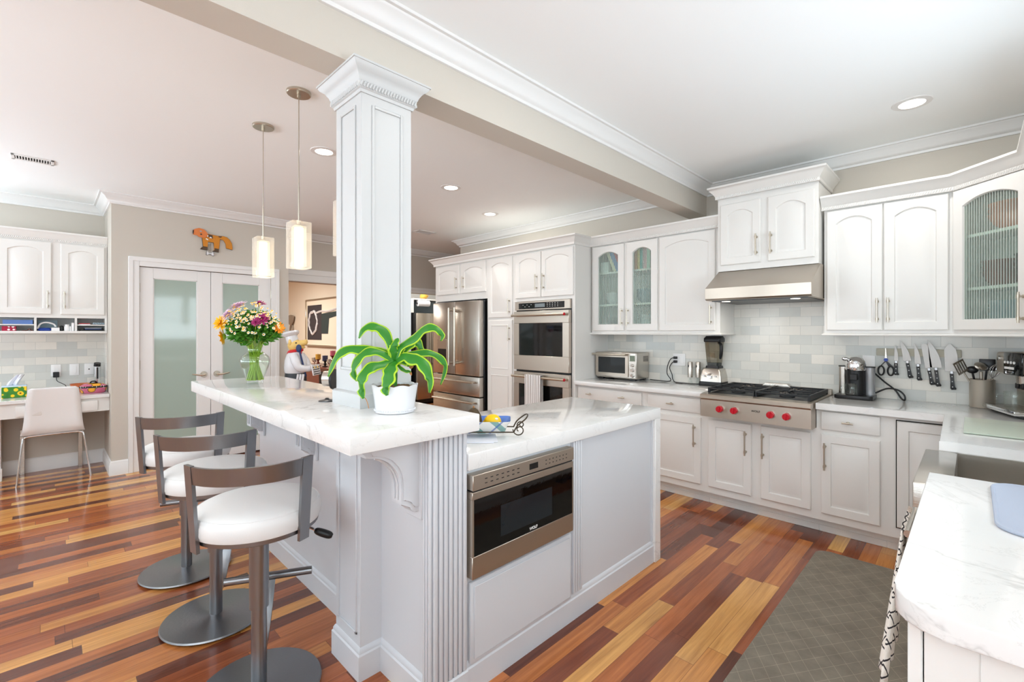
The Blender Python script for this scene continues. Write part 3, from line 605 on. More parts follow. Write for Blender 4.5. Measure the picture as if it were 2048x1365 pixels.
# bar stools
def stool(x, y, phi, label, spin=0):
    t = thing('bar_stool', label, 'bar stool', (x, y, 0), R(phi) + R(90), 'steel bar stools at the bar')   # local -Y is the back side
    L = dict(local=True)
    b = MB(); b.lathe([(.0, .008), (.222, .008), (.226, .012), (.222, .018), (.05, .021), (.034, .026), (.0, .026)], n=56); b.build('base', steel_b, t, **L)
    for k in range(4):
        b = MB(); a = R(45 + 90 * k); b.cyl((math.cos(a) * .19, math.sin(a) * .19, 0), (math.cos(a) * .19, math.sin(a) * .19, .009), .013, .013, 12); b.build('foot_pad', black, t, **L)
    b = MB(); b.cyl((0, 0, .02), (0, 0, .40), .0275, .0275, 28); b.build('pole', steel_b, t, **L)
    b = MB(); b.cyl((0, 0, .33), (0, 0, .645), .0345, .0345, 28); b.build('sleeve', steel_b, t, **L)
    b = MB(); b.cyl((-.17, .215, .34), (.17, .215, .34), .0165, .0165, 20)
    br = [(0, .03, .10), (0, .10, .13), (0, .16, .2), (0, .19, .26), (0, .213, .33)]
    pts = bez(br, 14)
    A = []
    for i, p in enumerate(pts):
        w = .012 + .012 * (i / 14); A.append([b.bm.verts.new((p.x - w, p.y - .004, p.z + .004)), b.bm.verts.new((p.x + w, p.y - .004, p.z + .004)), b.bm.verts.new((p.x + w, p.y + .004, p.z - .004)), b.bm.verts.new((p.x - w, p.y + .004, p.z - .004))])
    for P_, Q_ in zip(A, A[1:]): b.bridge(P_, Q_)
    b.build('footrest', steel_b, t, **L)
    b = MB(); b.lathe([(0, .645), (.2, .645), (.214, .652), (.214, .666), (0, .666)], n=48); b.build('seat_ring', steel_b, t, **L)
    b = MB(); b.lathe([(0, .662), (.205, .662), (.218, .668), (.224, .685), (.224, .715), (.216, .735), (.195, .748), (.12, .757), (0, .760)], n=56); b.build('cushion', leather, t, **L)
    se = MB(); se.tube([(math.cos(R(a)) * .213, math.sin(R(a)) * .213, .738) for a in range(0, 360, 6)], .0016, 5, True); se.build('seam', leather, t, **L)
    # curved back: one flat bent rail, two flat uprights leaning outwards
    def arc(a0, a1, r, zc, h, th, n, lean=0.0):
        b = MB(); rows = []
        for i in range(n + 1):
            a = R(a0 + (a1 - a0) * i / n) - R(90); ca, sa = math.cos(a), math.sin(a)
            rows.append([b.bm.verts.new((ca * rr, sa * rr, zz)) for rr, zz in ((r, zc - h / 2), (r + th, zc - h / 2), (r + th + lean, zc + h / 2), (r + lean, zc + h / 2))])
        for P_, Q_ in zip(rows, rows[1:]): b.bridge(P_, Q_)
        b.cap(rows[0]); b.cap(rows[-1][::-1]); return b
    BA = 56
    arc(-BA, BA, .232, .905, .062, .012, 28, .006).build('back_rail', steel_b, t, **L)
    for s_ in (-1, 1):
        b = MB(); rows = []
        for i in range(9):
            f = i / 8; z = .628 + f * (.938 - .628); a0 = R(s_ * (BA - 11 + 0)) - R(90); w = R(11.0); r = .218 + .02 * f
            rows.append([b.bm.verts.new((math.cos(a0 + q * w) * (r + o), math.sin(a0 + q * w) * (r + o), z)) for q, o in ((0, 0), (s_, 0), (s_, .013), (0, .013))])
        for P_, Q_ in zip(rows, rows[1:]): b.bridge(P_, Q_)
        b.cap(rows[0]); b.cap(rows[-1][::-1]); b.build('upright', steel_b, t, **L)
    b = MB(); b.tube([(.10, -.02, .635), (.19, -.045, .628), (.215, -.05, .615)], .005, 8); lv = b.build('height_lever', chrome, t, **L)
    b = MB(); b.tube(bez([(.205, -.048, .618), (.235, -.055, .606), (.27, -.062, .592)], 8), [.008, .012, .014, .015, .0155, .0155, .015, .013, .008], 10); b.build('grip', black, lv, **L)
    return t
stool(-1.972, .585, -27, 'white seated steel bar stool nearest the camera, in front of the column post')
stool(-2.63, .587, -28, 'middle one of the three steel bar stools along the bar')
stool(-3.278, .582, -20, 'steel bar stool at the far end of the bar, nearest the pantry doors')

# ================================================================ CABINETS
def bar_pull(parent, x, z, L=.165, y=-.02, horiz=False, name='handle'):
    b = MB(); d = .03
    if horiz: b.cyl((x - L / 2, y - d, z), (x + L / 2, y - d, z), .0055, .0055, 10); b.cyl((x, y, z), (x, y - d, z), .0055, .0055, 10); b.cyl((x, y, z), (x, y - .004, z), .01, .01, 12)
    else:
        b.cyl((x, y - d, z - L / 2), (x, y - d, z + L / 2), .0055, .0055, 10)
        for s_ in (-1, 1):
            zz = z + s_ * L * .36; b.cyl((x, y, zz), (x, y - d - .006, zz), .005, .005, 10); b.cyl((x, y - d, zz - .009), (x, y - d, zz + .009), .008, .008, 12); b.cyl((x, y, zz), (x, y - .004, zz), .009, .009, 12)
    return b.build(name, nickel, parent, local=True)
def door(par, x0, x1, z0, z1, rise=.045, hs=None, hz=None, hl=.165, glass_=False, stile=.055, t=.02, name='door', panels=None, y0=0.0):
    """framed raised-panel door in the cabinet's local frame (front face looks to -Y)"""
    b = MB(); bm = b.bm; w, h = x1 - x0, z1 - z0; K = 14 if rise else 1
    def loop(i, y, rs=None, zb=None, zt=None):
        rs = rise if rs is None else rs; a, c = x0 + i, x1 - i; lo = z0 + i if zb is None else zb; hi = z1 - i if zt is None else zt
        L = [bm.verts.new((a, y, lo)), bm.verts.new((c, y, lo))]
        for k in range(K + 1):
            f = k / K; xx = c + (a - c) * f; L.append(bm.verts.new((xx, y, hi - rs * (2 * f - 1) ** 2)))
        return L
    f = y0 - t
    seq = [loop(0, y0, 0), loop(0, f + .004, 0), loop(.005, f, 0)]
    if panels is None: panels = [(z0, z1, rise)]
    if len(panels) == 1:
        seq += [loop(stile, f), loop(stile + .005, f + .009), ]
        if glass_: seq += [loop(stile + .005, y0)]
        else: seq += [loop(stile + .012, f + .009), loop(stile + .03, f + .002)]
        for A, B in zip(seq, seq[1:]): b.bridge(A, B)
        if not glass_: b.cap(seq[-1])
        else: b.bridge(seq[-1], seq[0])
    else:
        for A, B in zip(seq, seq[1:]): b.bridge(A, B)
        b.cap(seq[-1])
        for p0, p1, rs in panels:     # applied raised frames for a door of two panels
            q = [loop(stile, f - .001, rs, p0, p1), loop(stile + .004, f - .006, rs, p0 + .004, p1 - .004), loop(stile + .012, f - .004, rs, p0 + .012, p1 - .012), loop(stile + .014, f - .0015, rs, p0 + .014, p1 - .014)]
            for A, B in zip(q, q[1:]): b.bridge(A, B)
    d = b.build(name, white_cab, par, local=True)
    if glass_:
        g = MB(); a, c = x0 + stile + .003, x1 - stile - .003; lo = z0 + stile + .003; hi = z1 - stile - .003
        P = [(a, lo), (c, lo)] + [(c + (a - c) * k / 14, hi - rise * (2 * k / 14 - 1) ** 2) for k in range(15)]
        g.prism(P, .004, Matrix.Translation((0, f + .011, 0))); g.build('glass_pane', reed, d, local=True)
    if hs is not None: bar_pull(d, hs, hz, hl, f)
    return d
def drawer(par, x0, x1, z0, z1, knobs=()):
    b = MB(); b.box(x0, x1, -.018, 0, z0, z1, .005, 2); d = b.build('drawer', white_cab, par, local=True)
    for k in knobs: bar_pull(d, k, (z0 + z1) / 2, .062, -.018, True, 'knob')
    return d
def carcass(par, w, d, z0, z1, shelves=(), hollow=False, fr=.03, name='carcass', mid=None):
    b = MB()
    if not hollow: b.box(0, w, 0, d, z0, z1)
    else:
        t = .018; b.box(0, t, 0, d, z0, z1); b.box(w - t, w, 0, d, z0, z1); b.box(t, w - t, d - .008, d, z0, z1); b.box(t, w - t, 0, d, z0, z0 + t); b.box(t, w - t, 0, d, z1 - t, z1)
        e = .0015; b.box(-e, fr, -e, .02, z0 - e, z1 + e); b.box(w - fr, w + e, -e, .02, z0 - e, z1 + e); b.box(fr, w - fr, -e, .02, z0 - e, z0 + fr); b.box(fr, w - fr, -e, .02, z1 - fr, z1 + e)
        if mid: b.box(mid - .02, mid + .02, -e, .02, z0 + fr, z1 - fr)
    c = b.build(name, white_cab, par, local=True)
    for z in shelves:
        s = MB(); s.box(.018, w - .018, .025, d - .008, z, z + .018); s.build('shelf', white_cab, par, local=True)
    return c
UP0, UP1 = 1.392, 2.30
# --- left of the hood
c = thing('wall_cabinet', 'white wall cabinet with two reeded glass doors holding books and dishes', 'cabinet', (-2.79, 3.985, 0))
carcass(c, .74, .32, UP0, UP1, (1.66, 1.985), True, mid=.395)
door(c, .02, .38, 1.41, 2.265, .042, .362, 1.545, .165, True, .062); door(c, .412, .732, 1.41, 2.265, .042, .43, 1.545, .165, True, .062)
c = thing('wall_cabinet', 'white wall cabinet with one wide arched door beside the range hood', 'cabinet', (-2.05, 3.985, 0))
carcass(c, .55, .32, UP0, UP1); door(c, .012, .515, 1.41, 2.265, .042, .482, 1.545, .165)
# --- hood cabinet
c = thing('hood_cabinet', 'raised white cabinet with two arched doors above the range hood', 'cabinet', (-1.485, 3.90, 0))
carcass(c, .705, .41, 1.892, 2.49); door(c, .025, .325, 1.94, 2.43, .042, .30, 2.075, .165); door(c, .378, .682, 1.94, 2.43, .042, .402, 2.075, .165)
# --- right of the hood
c = thing('wall_cabinet', 'white wall cabinet with two tall arched doors above the knife strip', 'cabinet', (-.762, 3.985, 0))
carcass(c, .675, .32, UP0, UP1); door(c, .017, .332, 1.41, 2.265, .042, .307, 1.545, .165); door(c, .34, .657, 1.41, 2.265, .042, .365, 1.545, .165)
# --- diagonal glass corner cabinet
c = thing('corner_cabinet', 'white diagonal corner cabinet with a reeded glass door and stacked dishes', 'cabinet', (-.087, 3.985, 0), R(-45))
carcass(c, .47, .26, UP0, UP1, (1.65, 1.97), True); door(c, .02, .45, 1.41, 2.265, .042, .418, 1.53, .165, True, .06)
c = thing('wall_cabinet', 'white wall cabinet on the right wall past the corner', 'cabinet', (.245, 3.653, 0), R(-90))
carcass(c, .62, .31, UP0, UP1); door(c, .02, .305, 1.41, 2.265, .042, .28, 1.53); door(c, .315, .6, 1.41, 2.265, .042, .34, 1.53)
# --- crowns and light rails
CC = [(0, -.012), (.01, -.012), (.01, .012), (.015, .018), (.022, .03), (.04, .052), (.05, .066), (.058, .07), (.058, .084), (0, .084)]
def rope(b, path, z, off=.011):
    for p, q in zip(path, path[1:]):
        p, q = Vector(p), Vector(q); d = (q - p).normalized(); n = Vector((d.y, -d.x)); L = (q - p).length; k = int(L / .0125)
        for j in range(k):
            c_ = p + d * (L * (j + .5) / k) + n * off; b.cyl((c_.x - d.x * .004, c_.y - d.y * .004, z - .008), (c_.x + d.x * .004, c_.y + d.y * .004, z + .008), .0042, .0042, 5, False)
def crown(path, z, label, cat='moulding', rope_path=None):
    t = thing('cabinet_crown', label, cat, (path[1][0], path[1][1], z)); b = MB(); b.sweep(path, CC, z=z); b.build('moulding', white_cab, t)
    if rope_path: b = MB(); rope(b, rope_path, z + .002); b.build('rope_trim', white_cab, t)
crown([(-5.155, 4.3), (-5.155, 3.70), (-2.81, 3.70), (-2.81, 3.965), (-1.487, 3.965)], 2.285, 'white crown on the fridge, oven and glass door cabinets', rope_path=[(-2.81, 3.965), (-1.487, 3.965)])
crown([(-1.487, 4.31), (-1.487, 3.88), (-.778, 3.88), (-.778, 4.31)], 2.492, 'white rope trimmed crown on the hood cabinet', rope_path=[(-1.487, 3.88), (-.778, 3.88)])
crown([(-.775, 3.965), (-.079, 3.965), (.225, 3.661), (.225, 3.03)], 2.285, 'white rope trimmed crown on the cabinets right of the hood', rope_path=[(-.775, 3.965), (-.079, 3.965), (.225, 3.661)])
RL = [(0, 0), (.012, 0), (.016, .006), (.012, .014), (0, .02)]
for i, (p, l) in enumerate((([(-2.81, 3.985), (-1.50, 3.985), (-1.50, 4.31)], 'white light rail under the glass door cabinets'), ([(-.762, 4.31), (-.762, 3.985), (-.087, 3.985), (.245, 3.653), (.245, 3.03)], 'white light rail under the cabinets right of the hood'))):
    b = MB(); b.sweep(p, RL, z=UP0 - .02); b.slab([(q[0], q[1]) for q in (p + ([(-2.81, 4.31)] if i == 0 else [(.5, 3.03), (.5, 4.31)]))], UP0 - .018, UP0 - .001); tag(b.build('light_rail', white_cab), l, 'moulding')

# --- fridge / pantry / oven run
c = thing('fridge_cabinet', 'white cabinet with two small arched doors above the fridge', 'cabinet', (-5.155, 3.72, 0))
carcass(c, 1.045, .59, 1.80, 2.30); door(c, .045, .525, 1.885, 2.255, .038, .475, 2.02, .15); door(c, .575, 1.025, 1.885, 2.255, .038, .62, 2.02, .15)
b = MB(); b.box(0, .03, 0, .59, 0, 1.80); b.build('side_panel', white_cab, c, local=True)
c = thing('pantry_cabinet', 'tall narrow white pantry cabinet between fridge and ovens', 'cabinet', (-4.11, 3.72, 0))
carcass(c, .465, .59, 0, 2.30); door(c, .03, .43, 1.565, 2.255, .038, .392, 1.69, .17); door(c, .03, .43, .1, 1.535, 0, .392, 1.38, .17, panels=[(.16, .90, 0), (.97, 1.48, 0)])
c = thing('oven_cabinet', 'tall white cabinet around the double oven with two arched doors on top', 'cabinet', (-3.645, 3.72, 0))
b = MB(); b.box(0, .835, 0, .59, 1.735, 2.30); b.box(0, .025, 0, .59, 0, 1.735); b.box(.795, .835, 0, .59, 0, 1.735); b.box(.025, .795, .56, .59, 0, 1.735); b.box(.025, .795, 0, .59, 0, .28); b.build('carcass', white_cab, c, local=True)
door(c, .02, .392, 1.77, 2.255, .038, .34, 1.93, .17); door(c, .402, .822, 1.77, 2.255, .038, .44, 1.93, .17)

# --- base cabinets
def base(x0, w, label, top=.871):
    c = thing('base_cabinet', label, 'cabinet', (x0, 3.76, 0)); b = MB(); b.box(0, w, 0, .55, .105, top); b.box(0, w, .085, .55, 0, .105); b.box(0, w, .077, .085, 0, .045, .002); b.build('carcass', white_cab, c, local=True); return c
c = base(-2.81, .75, 'white base cabinet with a wide two knob drawer, beside the oven tower'); drawer(c, .02, .715, .735, .852, (.165, .526)); door(c, .02, .36, .16, .70, 0, .33, .553); door(c, .375, .715, .16, .70, 0, .405, .553)
c = base(-2.06, .53, 'white base cabinet left of the rangetop, one drawer over a door'); drawer(c, .03, .495, .733, .852, (.246,)); door(c, .03, .497, .16, .70, 0, .45, .553, .18)
c = base(-1.53, .765, 'white base cabinet with two doors under the rangetop', .734); door(c, .028, .349, .16, .70, 0, .312, .557, .185); door(c, .415, .734, .16, .70, 0, .432, .557, .185)
c = base(-.765, .375, 'white base cabinet right of the rangetop, one drawer over a door'); drawer(c, .03, .349, .733, .856, (.182,)); door(c, .03, .349, .158, .702, 0, .054, .553, .185)
c = base(-.39, .45, 'white corner base cabinet with a dark gap around its panel door')
b = MB(); b.box(.05, .40, -.004, .002, .17, .848); b.build('gap', gap_m, c, local=True); door(c, .056, .40, .178, .842, 0)
# --- run along the right wall: dishwasher, sink base, filler
c = thing('sink_cabinet', 'white base cabinet below the stainless sink', 'cabinet', (-.06, 2.85, 0), R(-90)); b = MB(); b.box(0, .75, 0, .56, .105, .655); b.box(0, .75, .08, .56, 0, .105); b.build('carcass', white_cab, c, local=True); door(c, .02, .37, .16, .63, 0, .34, .5); door(c, .38, .73, .16, .63, 0, .41, .5)
b = MB(); b.box(-.75, -.0, 0, .56, .105, .871); b.build('filler', white_cab, c, local=True)
c = thing('end_cabinet', 'white panelled cabinet end under the near right counter', 'cabinet', (.25, 1.125, 0))
b = MB(); b.box(-.312, .30, 0, .02, 0, .873); b.box(-.24, .30, -.004, 0, 0, .873, .001); b.build('end_panel', white_cab, c, local=True)
dw = thing('dishwasher', 'white panelled dishwasher with a brushed bar handle at the counter end', 'dishwasher', (-.062, 1.75, 0))
b = MB(); b.box(-.06, .5, 1.15, 2.08, .1, .868); b.build('tub', dark_st, dw)
b = MB(); b.box(-.085, -.064, 1.123, 2.07, .1, .868, .003); b.build('door', white_cab, dw)
b = MB(); b.cyl((-.135, 1.80, .80), (-.135, 2.06, .80), .011, .011, 16); b.cyl((-.084, 1.83, .80), (-.135, 1.83, .80), .009, .009, 12); b.cyl((-.084, 1.99, .80), (-.135, 1.99, .80), .009, .009, 12); b.build('handle', steel, dw)

# --- counters and sink
b = MB(); b.slab([(-2.808, 3.70), (-1.535, 3.70), (-1.535, 4.308), (-2.808, 4.308)], .875, .915, .003); tag(b.build('kitchen_countertop', quartz_k), 'white quartz counter between the oven tower and the rangetop', 'countertop')
arc_ = [(-.022 - .085 * math.cos(R(a)), 1.163 - .085 * math.sin(R(a))) for a in range(0, 91, 10)]
b = MB(); b.slab([(-.758, 3.70), (-.112, 3.70), (-.105, 2.80), (.42, 2.80), (.42, 2.15)] + [(-.107, 2.15)] + arc_ + [(.558, 1.078), (.558, 4.308), (-.758, 4.308)], .872, .915, .003)
tag(b.build('kitchen_countertop', quartz_k), 'white quartz counter from the rangetop around the corner past the sink', 'countertop')
s = thing('kitchen_sink', 'stainless apron front sink set into the right counter', 'sink', (.14, 2.475, .66))
b = MB(); x0, x1, y0, y1, zt, zb = -.15, .418, 2.152, 2.798, .872, .665
b.box(x0, -.045, y0, y1, zb, zt, .006, 2); b.box(-.045, x1, y0, y1, zb, zb + .01); b.box(x1 - .02, x1, y0, y1, zb, zt); b.box(-.045, x1, y0, y0 + .012, zb, zt); b.box(-.045, x1, y1 - .012, y1, zb, zt); b.build('basin', steel, s)
b = MB(); b.lathe([(0, .011), (.045, .011), (.05, .013), (.05, .0105), (0, .0105)], (.18, 2.47, zb), 28); b.build('drain', chrome, s)

# ================================================================ RANGE, HOOD, OVENS, FRIDGES
g = thing('rangetop', 'stainless gas rangetop with four red knobs', 'rangetop', (-1.145, 3.95, .74))
RX0, RX1 = -1.512, -.768
b = MB()
prof = [(3.66, .735), (3.62, .742), (3.622, .872), (3.606, .884), (3.606, .905), (3.615, .915), (3.70, .918), (4.27, .918), (4.27, .735)]
M = Matrix(((0, 1, 0, 0), (1, 0, 0, 0), (0, 0, 1, 0), (0, 0, 0, 1)))
b.prism(prof, RX1 - RX0, Matrix.Translation((RX0, 0, 0)) @ M); b.box(RX0, RX1, 4.27, 4.305, .735, .955, .003); b.build('body', steel_h, g)
b = MB(); b.box(RX0 + .02, RX1 - .02, 3.71, 4.25, .916, .9185, .001); b.build('burner_tray', dark_st, g)
for i, kx in enumerate((-1.362, -1.258, -1.012, -.912)):
    k = MB(); k.cyl((kx, 3.622, .812), (kx, 3.612, .812), .029, .029, 28); kb = k.build('knob', steel, g)
    k = MB(); k.cyl((kx, 3.612, .812), (kx, 3.588, .812), .0255, .0225, 28); k.box(kx - .004, kx + .004, 3.578, 3.59, .789, .835, .002); k.build('grip', red_kn, kb)
for px in ((-1.31, 3.86), (-1.31, 4.11), (-.97, 3.86), (-.97, 4.11)):
    k = MB(); k.lathe([(0, .918), (.05, .918), (.048, .928), (.034, .93), (.033, .94), (0, .942)], (px[0], px[1], 0), 24); k.build('burner', blackm, g)
for x0, x1 in ((RX0 + .03, -1.15), (-1.14, RX1 - .03)):
    k = MB(); h0, h1 = .945, .958; y0, y1 = 3.715, 4.245
    for yy in (y0, (y0 + y1) / 2, y1): k.box(x0, x1, yy - .007, yy + .007, h0, h1, .002)
    for xx in (x0, x1): k.box(xx - .007, xx + .007, y0, y1, h0 - .02, h1, .002)
    xm = (x0 + x1) / 2
    for ym in ((y0 * .75 + y1 * .25), (y0 * .25 + y1 * .75)):
        k.box(x0, xm - .05, ym - .006, ym + .006, h0, h1, .002); k.box(xm + .05, x1, ym - .006, ym + .006, h0, h1, .002)
        k.box(xm - .006, xm + .006, ym - .13, ym - .045, h0, h1, .002); k.box(xm - .006, xm + .006, ym + .045, ym + .13, h0, h1, .002)
        for a in range(4):
            q = R(45 + 90 * a); k.tube([(xm + math.cos(q) * .05, ym + math.sin(q) * .05, h0 + .006), (xm + math.cos(q) * .12, ym + math.sin(q) * .1, h0 + .006)], .005, 6)
    for xx in (x0, x1):
        for yy in (y0, y1): k.box(xx - .008, xx + .008, yy - .008, yy + .008, .918, h1)
    k.build('grate', blackm, g)
k = MB(); k.prism([(-.11, .945), (.11, .945), (.08, .975), (-.08, .975)], .07, Matrix.Translation((-1.145, 4.23, .0)), .003); k.build('oven_vent', steel, g)
text_mesh('logo', 'WOLF', .021, black, g, WM[g].inverted() @ face_m(-1.112, 3.6185, .822))

hd = thing('range_hood', 'slanted stainless range hood', 'range hood', (-1.13, 3.95, 1.64))
HX0, HX1 = -1.482, -.768
b = MB(); b.prism([(3.63, 1.655), (3.64, 1.645), (3.66, 1.642), (4.305, 1.642), (4.305, 1.889), (3.90, 1.889), (3.628, 1.735)], HX1 - HX0, Matrix.Translation((HX0, 0, 0)) @ M, .002); b.build('canopy', steel_h, hd)
b = MB(); b.box(HX0 + .03, HX1 - .03, 3.69, 4.25, 1.636, 1.643); b.build('filter', dark_st, hd)
b = MB()
for xx in (HX0 + .12, HX1 - .12): b.cyl((xx, 3.74, 1.634), (xx, 3.74, 1.637), .03, .03, 20)
b.build('lamp_lens', pm('hood_lamp', (255, 244, 220), 0.4, emit=(255, 244, 220), es=5), hd)
lamp('hood_lamp_light', 'AREA', (-1.13, 3.85, 1.625), 2.0, (1, .93, .82), size=.4, size_y=.1)

ov = thing('double_oven', 'built in stainless double oven with dark glass doors', 'oven', (-3.23, 3.72, .28))
OX0, OX1 = -3.62, -2.85; yf = 3.70
b = MB(); b.box(OX0, OX1, 3.715, 4.25, .285, 1.73); b.build('case', black, ov)
b = MB(); b.box(OX0, OX1, yf - .012, 3.715, 1.635, 1.73, .002); b.build('control_panel', steel_h, ov)
b = MB(); b.box(OX0 + .06, OX1 - .03 - .04, yf - .0135, yf - .0115, 1.648, 1.712); cp = b.build('touch_display', blackgl, ov)
b = MB()
for j in range(5): b.box(OX0 + .12 + j * .03, OX0 + .132 + j * .03, yf - .0145, yf - .0135, 1.69 - (j % 2) * .02, 1.694 - (j % 2) * .02)
for r_ in range(3):
    for j in range(5): b.box(OX1 - .30 + j * .035, OX1 - .292 + j * .035, yf - .0145, yf - .0135, 1.664 + r_ * .017, 1.669 + r_ * .017)
b.build('key_marks', white_pl, cp)
b = MB(); b.box(OX0 + .30, OX0 + .44, yf - .0142, yf - .0134, 1.662, 1.70); b.build('clock_screen', pm('clock_screen', (120, 130, 134), 0.3), cp)
for z0, z1 in ((.985, 1.622), (.34, .965)):
    b = MB(); gz0, gz1 = z0 + .16, z1 - .13
    b.box(OX0, OX1, yf - .03, yf + .01, z0, gz0, .003); b.box(OX0, OX1, yf - .03, yf + .01, gz1, z1, .003); b.box(OX0, OX0 + .08, yf - .03, yf + .01, gz0, gz1); b.box(OX1 - .08, OX1, yf - .03, yf + .01, gz0, gz1)
    d = b.build('oven_door', steel_h, ov)
    b = MB(); b.box(OX0 + .08, OX1 - .08, yf - .024, yf - .014, gz0, gz1); b.build('window', blackgl, d)
    b = MB(); hz = z1 - .045; b.cyl((OX0 + .02, yf - .085, hz), (OX1 - .02, yf - .085, hz), .013, .013, 16)
    for xx in (OX0 + .05, OX1 - .05): b.cyl((xx, yf - .03, hz), (xx, yf - .085, hz), .012, .012, 12)
    h = b.build('handle', nickel, d)
    b = MB(); b.cyl((OX1 - .02, yf - .085, hz), (OX1 - .012, yf - .085, hz), .0145, .0145, 16); b.build('red_medallion', red_kn, d)
tw = MB(); tx0, tx1 = -3.385, -3.165; n = 22
for side, (ya, zb_) in enumerate(((3.596, .60), (3.628, .64))):
    rows = []
    for i in range(n + 1):
        f = i / n; x = tx0 + (tx1 - tx0) * f + .012 * side
        rows.append([tw.bm.verts.new((x, ya + (.007 * math.sin(f * 15 + side) * (1 - k / 12)), .934 - (.934 - zb_) * k / 12 * 1.0 + (.012 if k == 0 else 0))) for k in range(13)])
    for A, B in zip(rows, rows[1:]): tw.bridge(A, B, False)
    if side == 0: front = rows
    else:
        for A, B, C_, D_ in zip(front, front[1:], rows, rows[1:]): tw.bm.faces.new((A[0], B[0], D_[0], C_[0]))
tag(tw.build('dish_towel', stripe_m), 'grey striped white tea towel over the lower oven handle', 'towel')

def fridge_handle(b, p0, p1, out, r=.012):
    p0, p1 = Vector(p0), Vector(p1); o = Vector(out); d = (p1 - p0).normalized()
    b.cyl(p0 + o, p1 + o, r, r, 14)
    for q in (p0 + d * .03, p1 - d * .03): b.cyl(q, q + o, r * .9, r * .9, 12)
fr = thing('refrigerator', 'stainless french door fridge with two freezer drawers under the small white cabinet', 'refrigerator', (-4.59, 3.9, 0))
FX0, FX1, fy = -5.06, -4.135, 3.61
b = MB(); b.box(FX0, FX1, fy + .075, 4.28, .02, 1.775, .004); b.build('body', dark_st, fr)
for x0, x1, nm in ((FX0, -4.600, 'l'), (-4.594, FX1, 'r')):
    b = MB(); b.box(x0, x1, fy, fy + .07, .865, 1.775, .008, 2); d = b.build('door', steel, fr)
    hx = -4.655 if nm == 'l' else -4.54
    b = MB(); fridge_handle(b, (hx, fy, .98), (hx, fy, 1.70), (0, -.055, 0), .014); b.build('handle', nickel, d)
    if nm == 'l':
        b = MB(); b.box(x0 + .10, x0 + .30, fy - .004, fy, .99, 1.30, .002); dd = b.build('water_dispenser', steel_h, d); b = MB(); b.box(x0 + .115, x0 + .285, fy - .006, fy - .004, 1.0, 1.18); b.build('recess', black, dd)
for z0, z1 in ((.62, .855), (.06, .61)):
    b = MB(); b.box(FX0, FX1, fy, fy + .07, z0, z1, .008, 2); d = b.build('freezer_drawer', steel, fr)
    b = MB(); fridge_handle(b, (FX0 + .06, fy, z1 - .06), (FX1 - .06, fy, z1 - .06), (0, -.055, 0), .013); b.build('handle', nickel, d)
b = MB(); b.box(FX1 - .06, FX1 - .002, fy + .01, fy + .07, 1.775, 1.79, .002); b.build('hinge_cover', black, fr)

# ================================================================ ON THE RANGE COUNTER
CT = .9155
def rotz_m(x, y, z, a): return Matrix.Translation((x, y, z)) @ Matrix.Rotation(a, 4, 'Z')
t = thing('toaster_oven', 'stainless countertop toaster oven beside the oven tower', 'toaster oven', (-2.55, 4.16, CT))
x0, x1, y0, y1, z0, z1 = -2.785, -2.315, 4.035, 4.295, CT + .018, 1.195
b = MB(); b.box(x0, x1, y0 + .012, y1, z0, z1, .01, 3); b.build('body', steel, t)
b = MB(); b.box(x0 + .004, x1 - .088, y0, y0 + .012, z0 + .02, z0 + .052); b.box(x0 + .004, x1 - .088, y0, y0 + .012, z1 - .05, z1 - .008); b.box(x0 + .004, x0 + .035, y0, y0 + .012, z0 + .052, z1 - .05); b.box(x1 - .12, x1 - .088, y0, y0 + .012, z0 + .052, z1 - .05); dd = b.build('glass_door', steel_h, t)
b = MB(); b.box(x0 + .035, x1 - .12, y0 + .004, y0 + .008, z0 + .052, z1 - .05); b.build('window', oven_gl, dd)
b = MB(); b.box(x0 + .03, x1 - .115, y0 + .009, y0 + .014, z0 + .04, z1 - .04); b.build('dark_cavity', gap_m, t)
b = MB()
for k in range(9): b.cyl((x0 + .045 + k * .035, y0 + .0085, z0 + .1), (x0 + .06 + k * .035, y0 + .0085, z0 + .1), .0025, .0025, 6)
b.build('rack', chrome, t)
b = MB(); b.cyl((x0 - .01, y0 - .04, z1 - .022), (x1 - .10, y0 - .04, z1 - .022), .011, .011, 14)
for xx in (x0 + .02, x1 - .125): b.cyl((xx, y0, z1 - .024), (xx, y0 - .04, z1 - .022), .008, .008, 10)
b.build('handle', nickel, dd)
b = MB(); b.box(x1 - .08, x1 - .004, y0 + .004, y0 + .013, z0 + .01, z1 - .006, .002); cp = b.build('control_panel', steel, t)
b = MB(); b.box(x1 - .07, x1 - .014, y0 + .001, y0 + .005, z1 - .085, z1 - .03, .002); b.build('lcd_screen', pm('lcd_green', (110, 122, 104), 0.3), cp)
for k, (zz, rr) in enumerate(((z1 - .125, .016), (z1 - .172, .019), (z0 + .035, .019))):
    b = MB(); b.cyl((x1 - .042, y0 + .005, zz), (x1 - .042, y0 - .014, zz), rr, rr * .86, 22); b.build('dial', chrome, cp)
for xx in (x0 + .05, x1 - .05):
    for yy in (y0 + .04, y1 - .04): b = MB(); b.box(xx - .03, xx + .03, yy - .02, yy + .02, CT, z0 + .004, .003); b.build('foot', black, t)
b = MB()
for k in range(7): b.box(x1 - .0005, x1 + .001, y0 + .14, y0 + .24, z1 - .09 + k * .008, z1 - .086 + k * .008)
b.build('side_vent', gap_m, t)

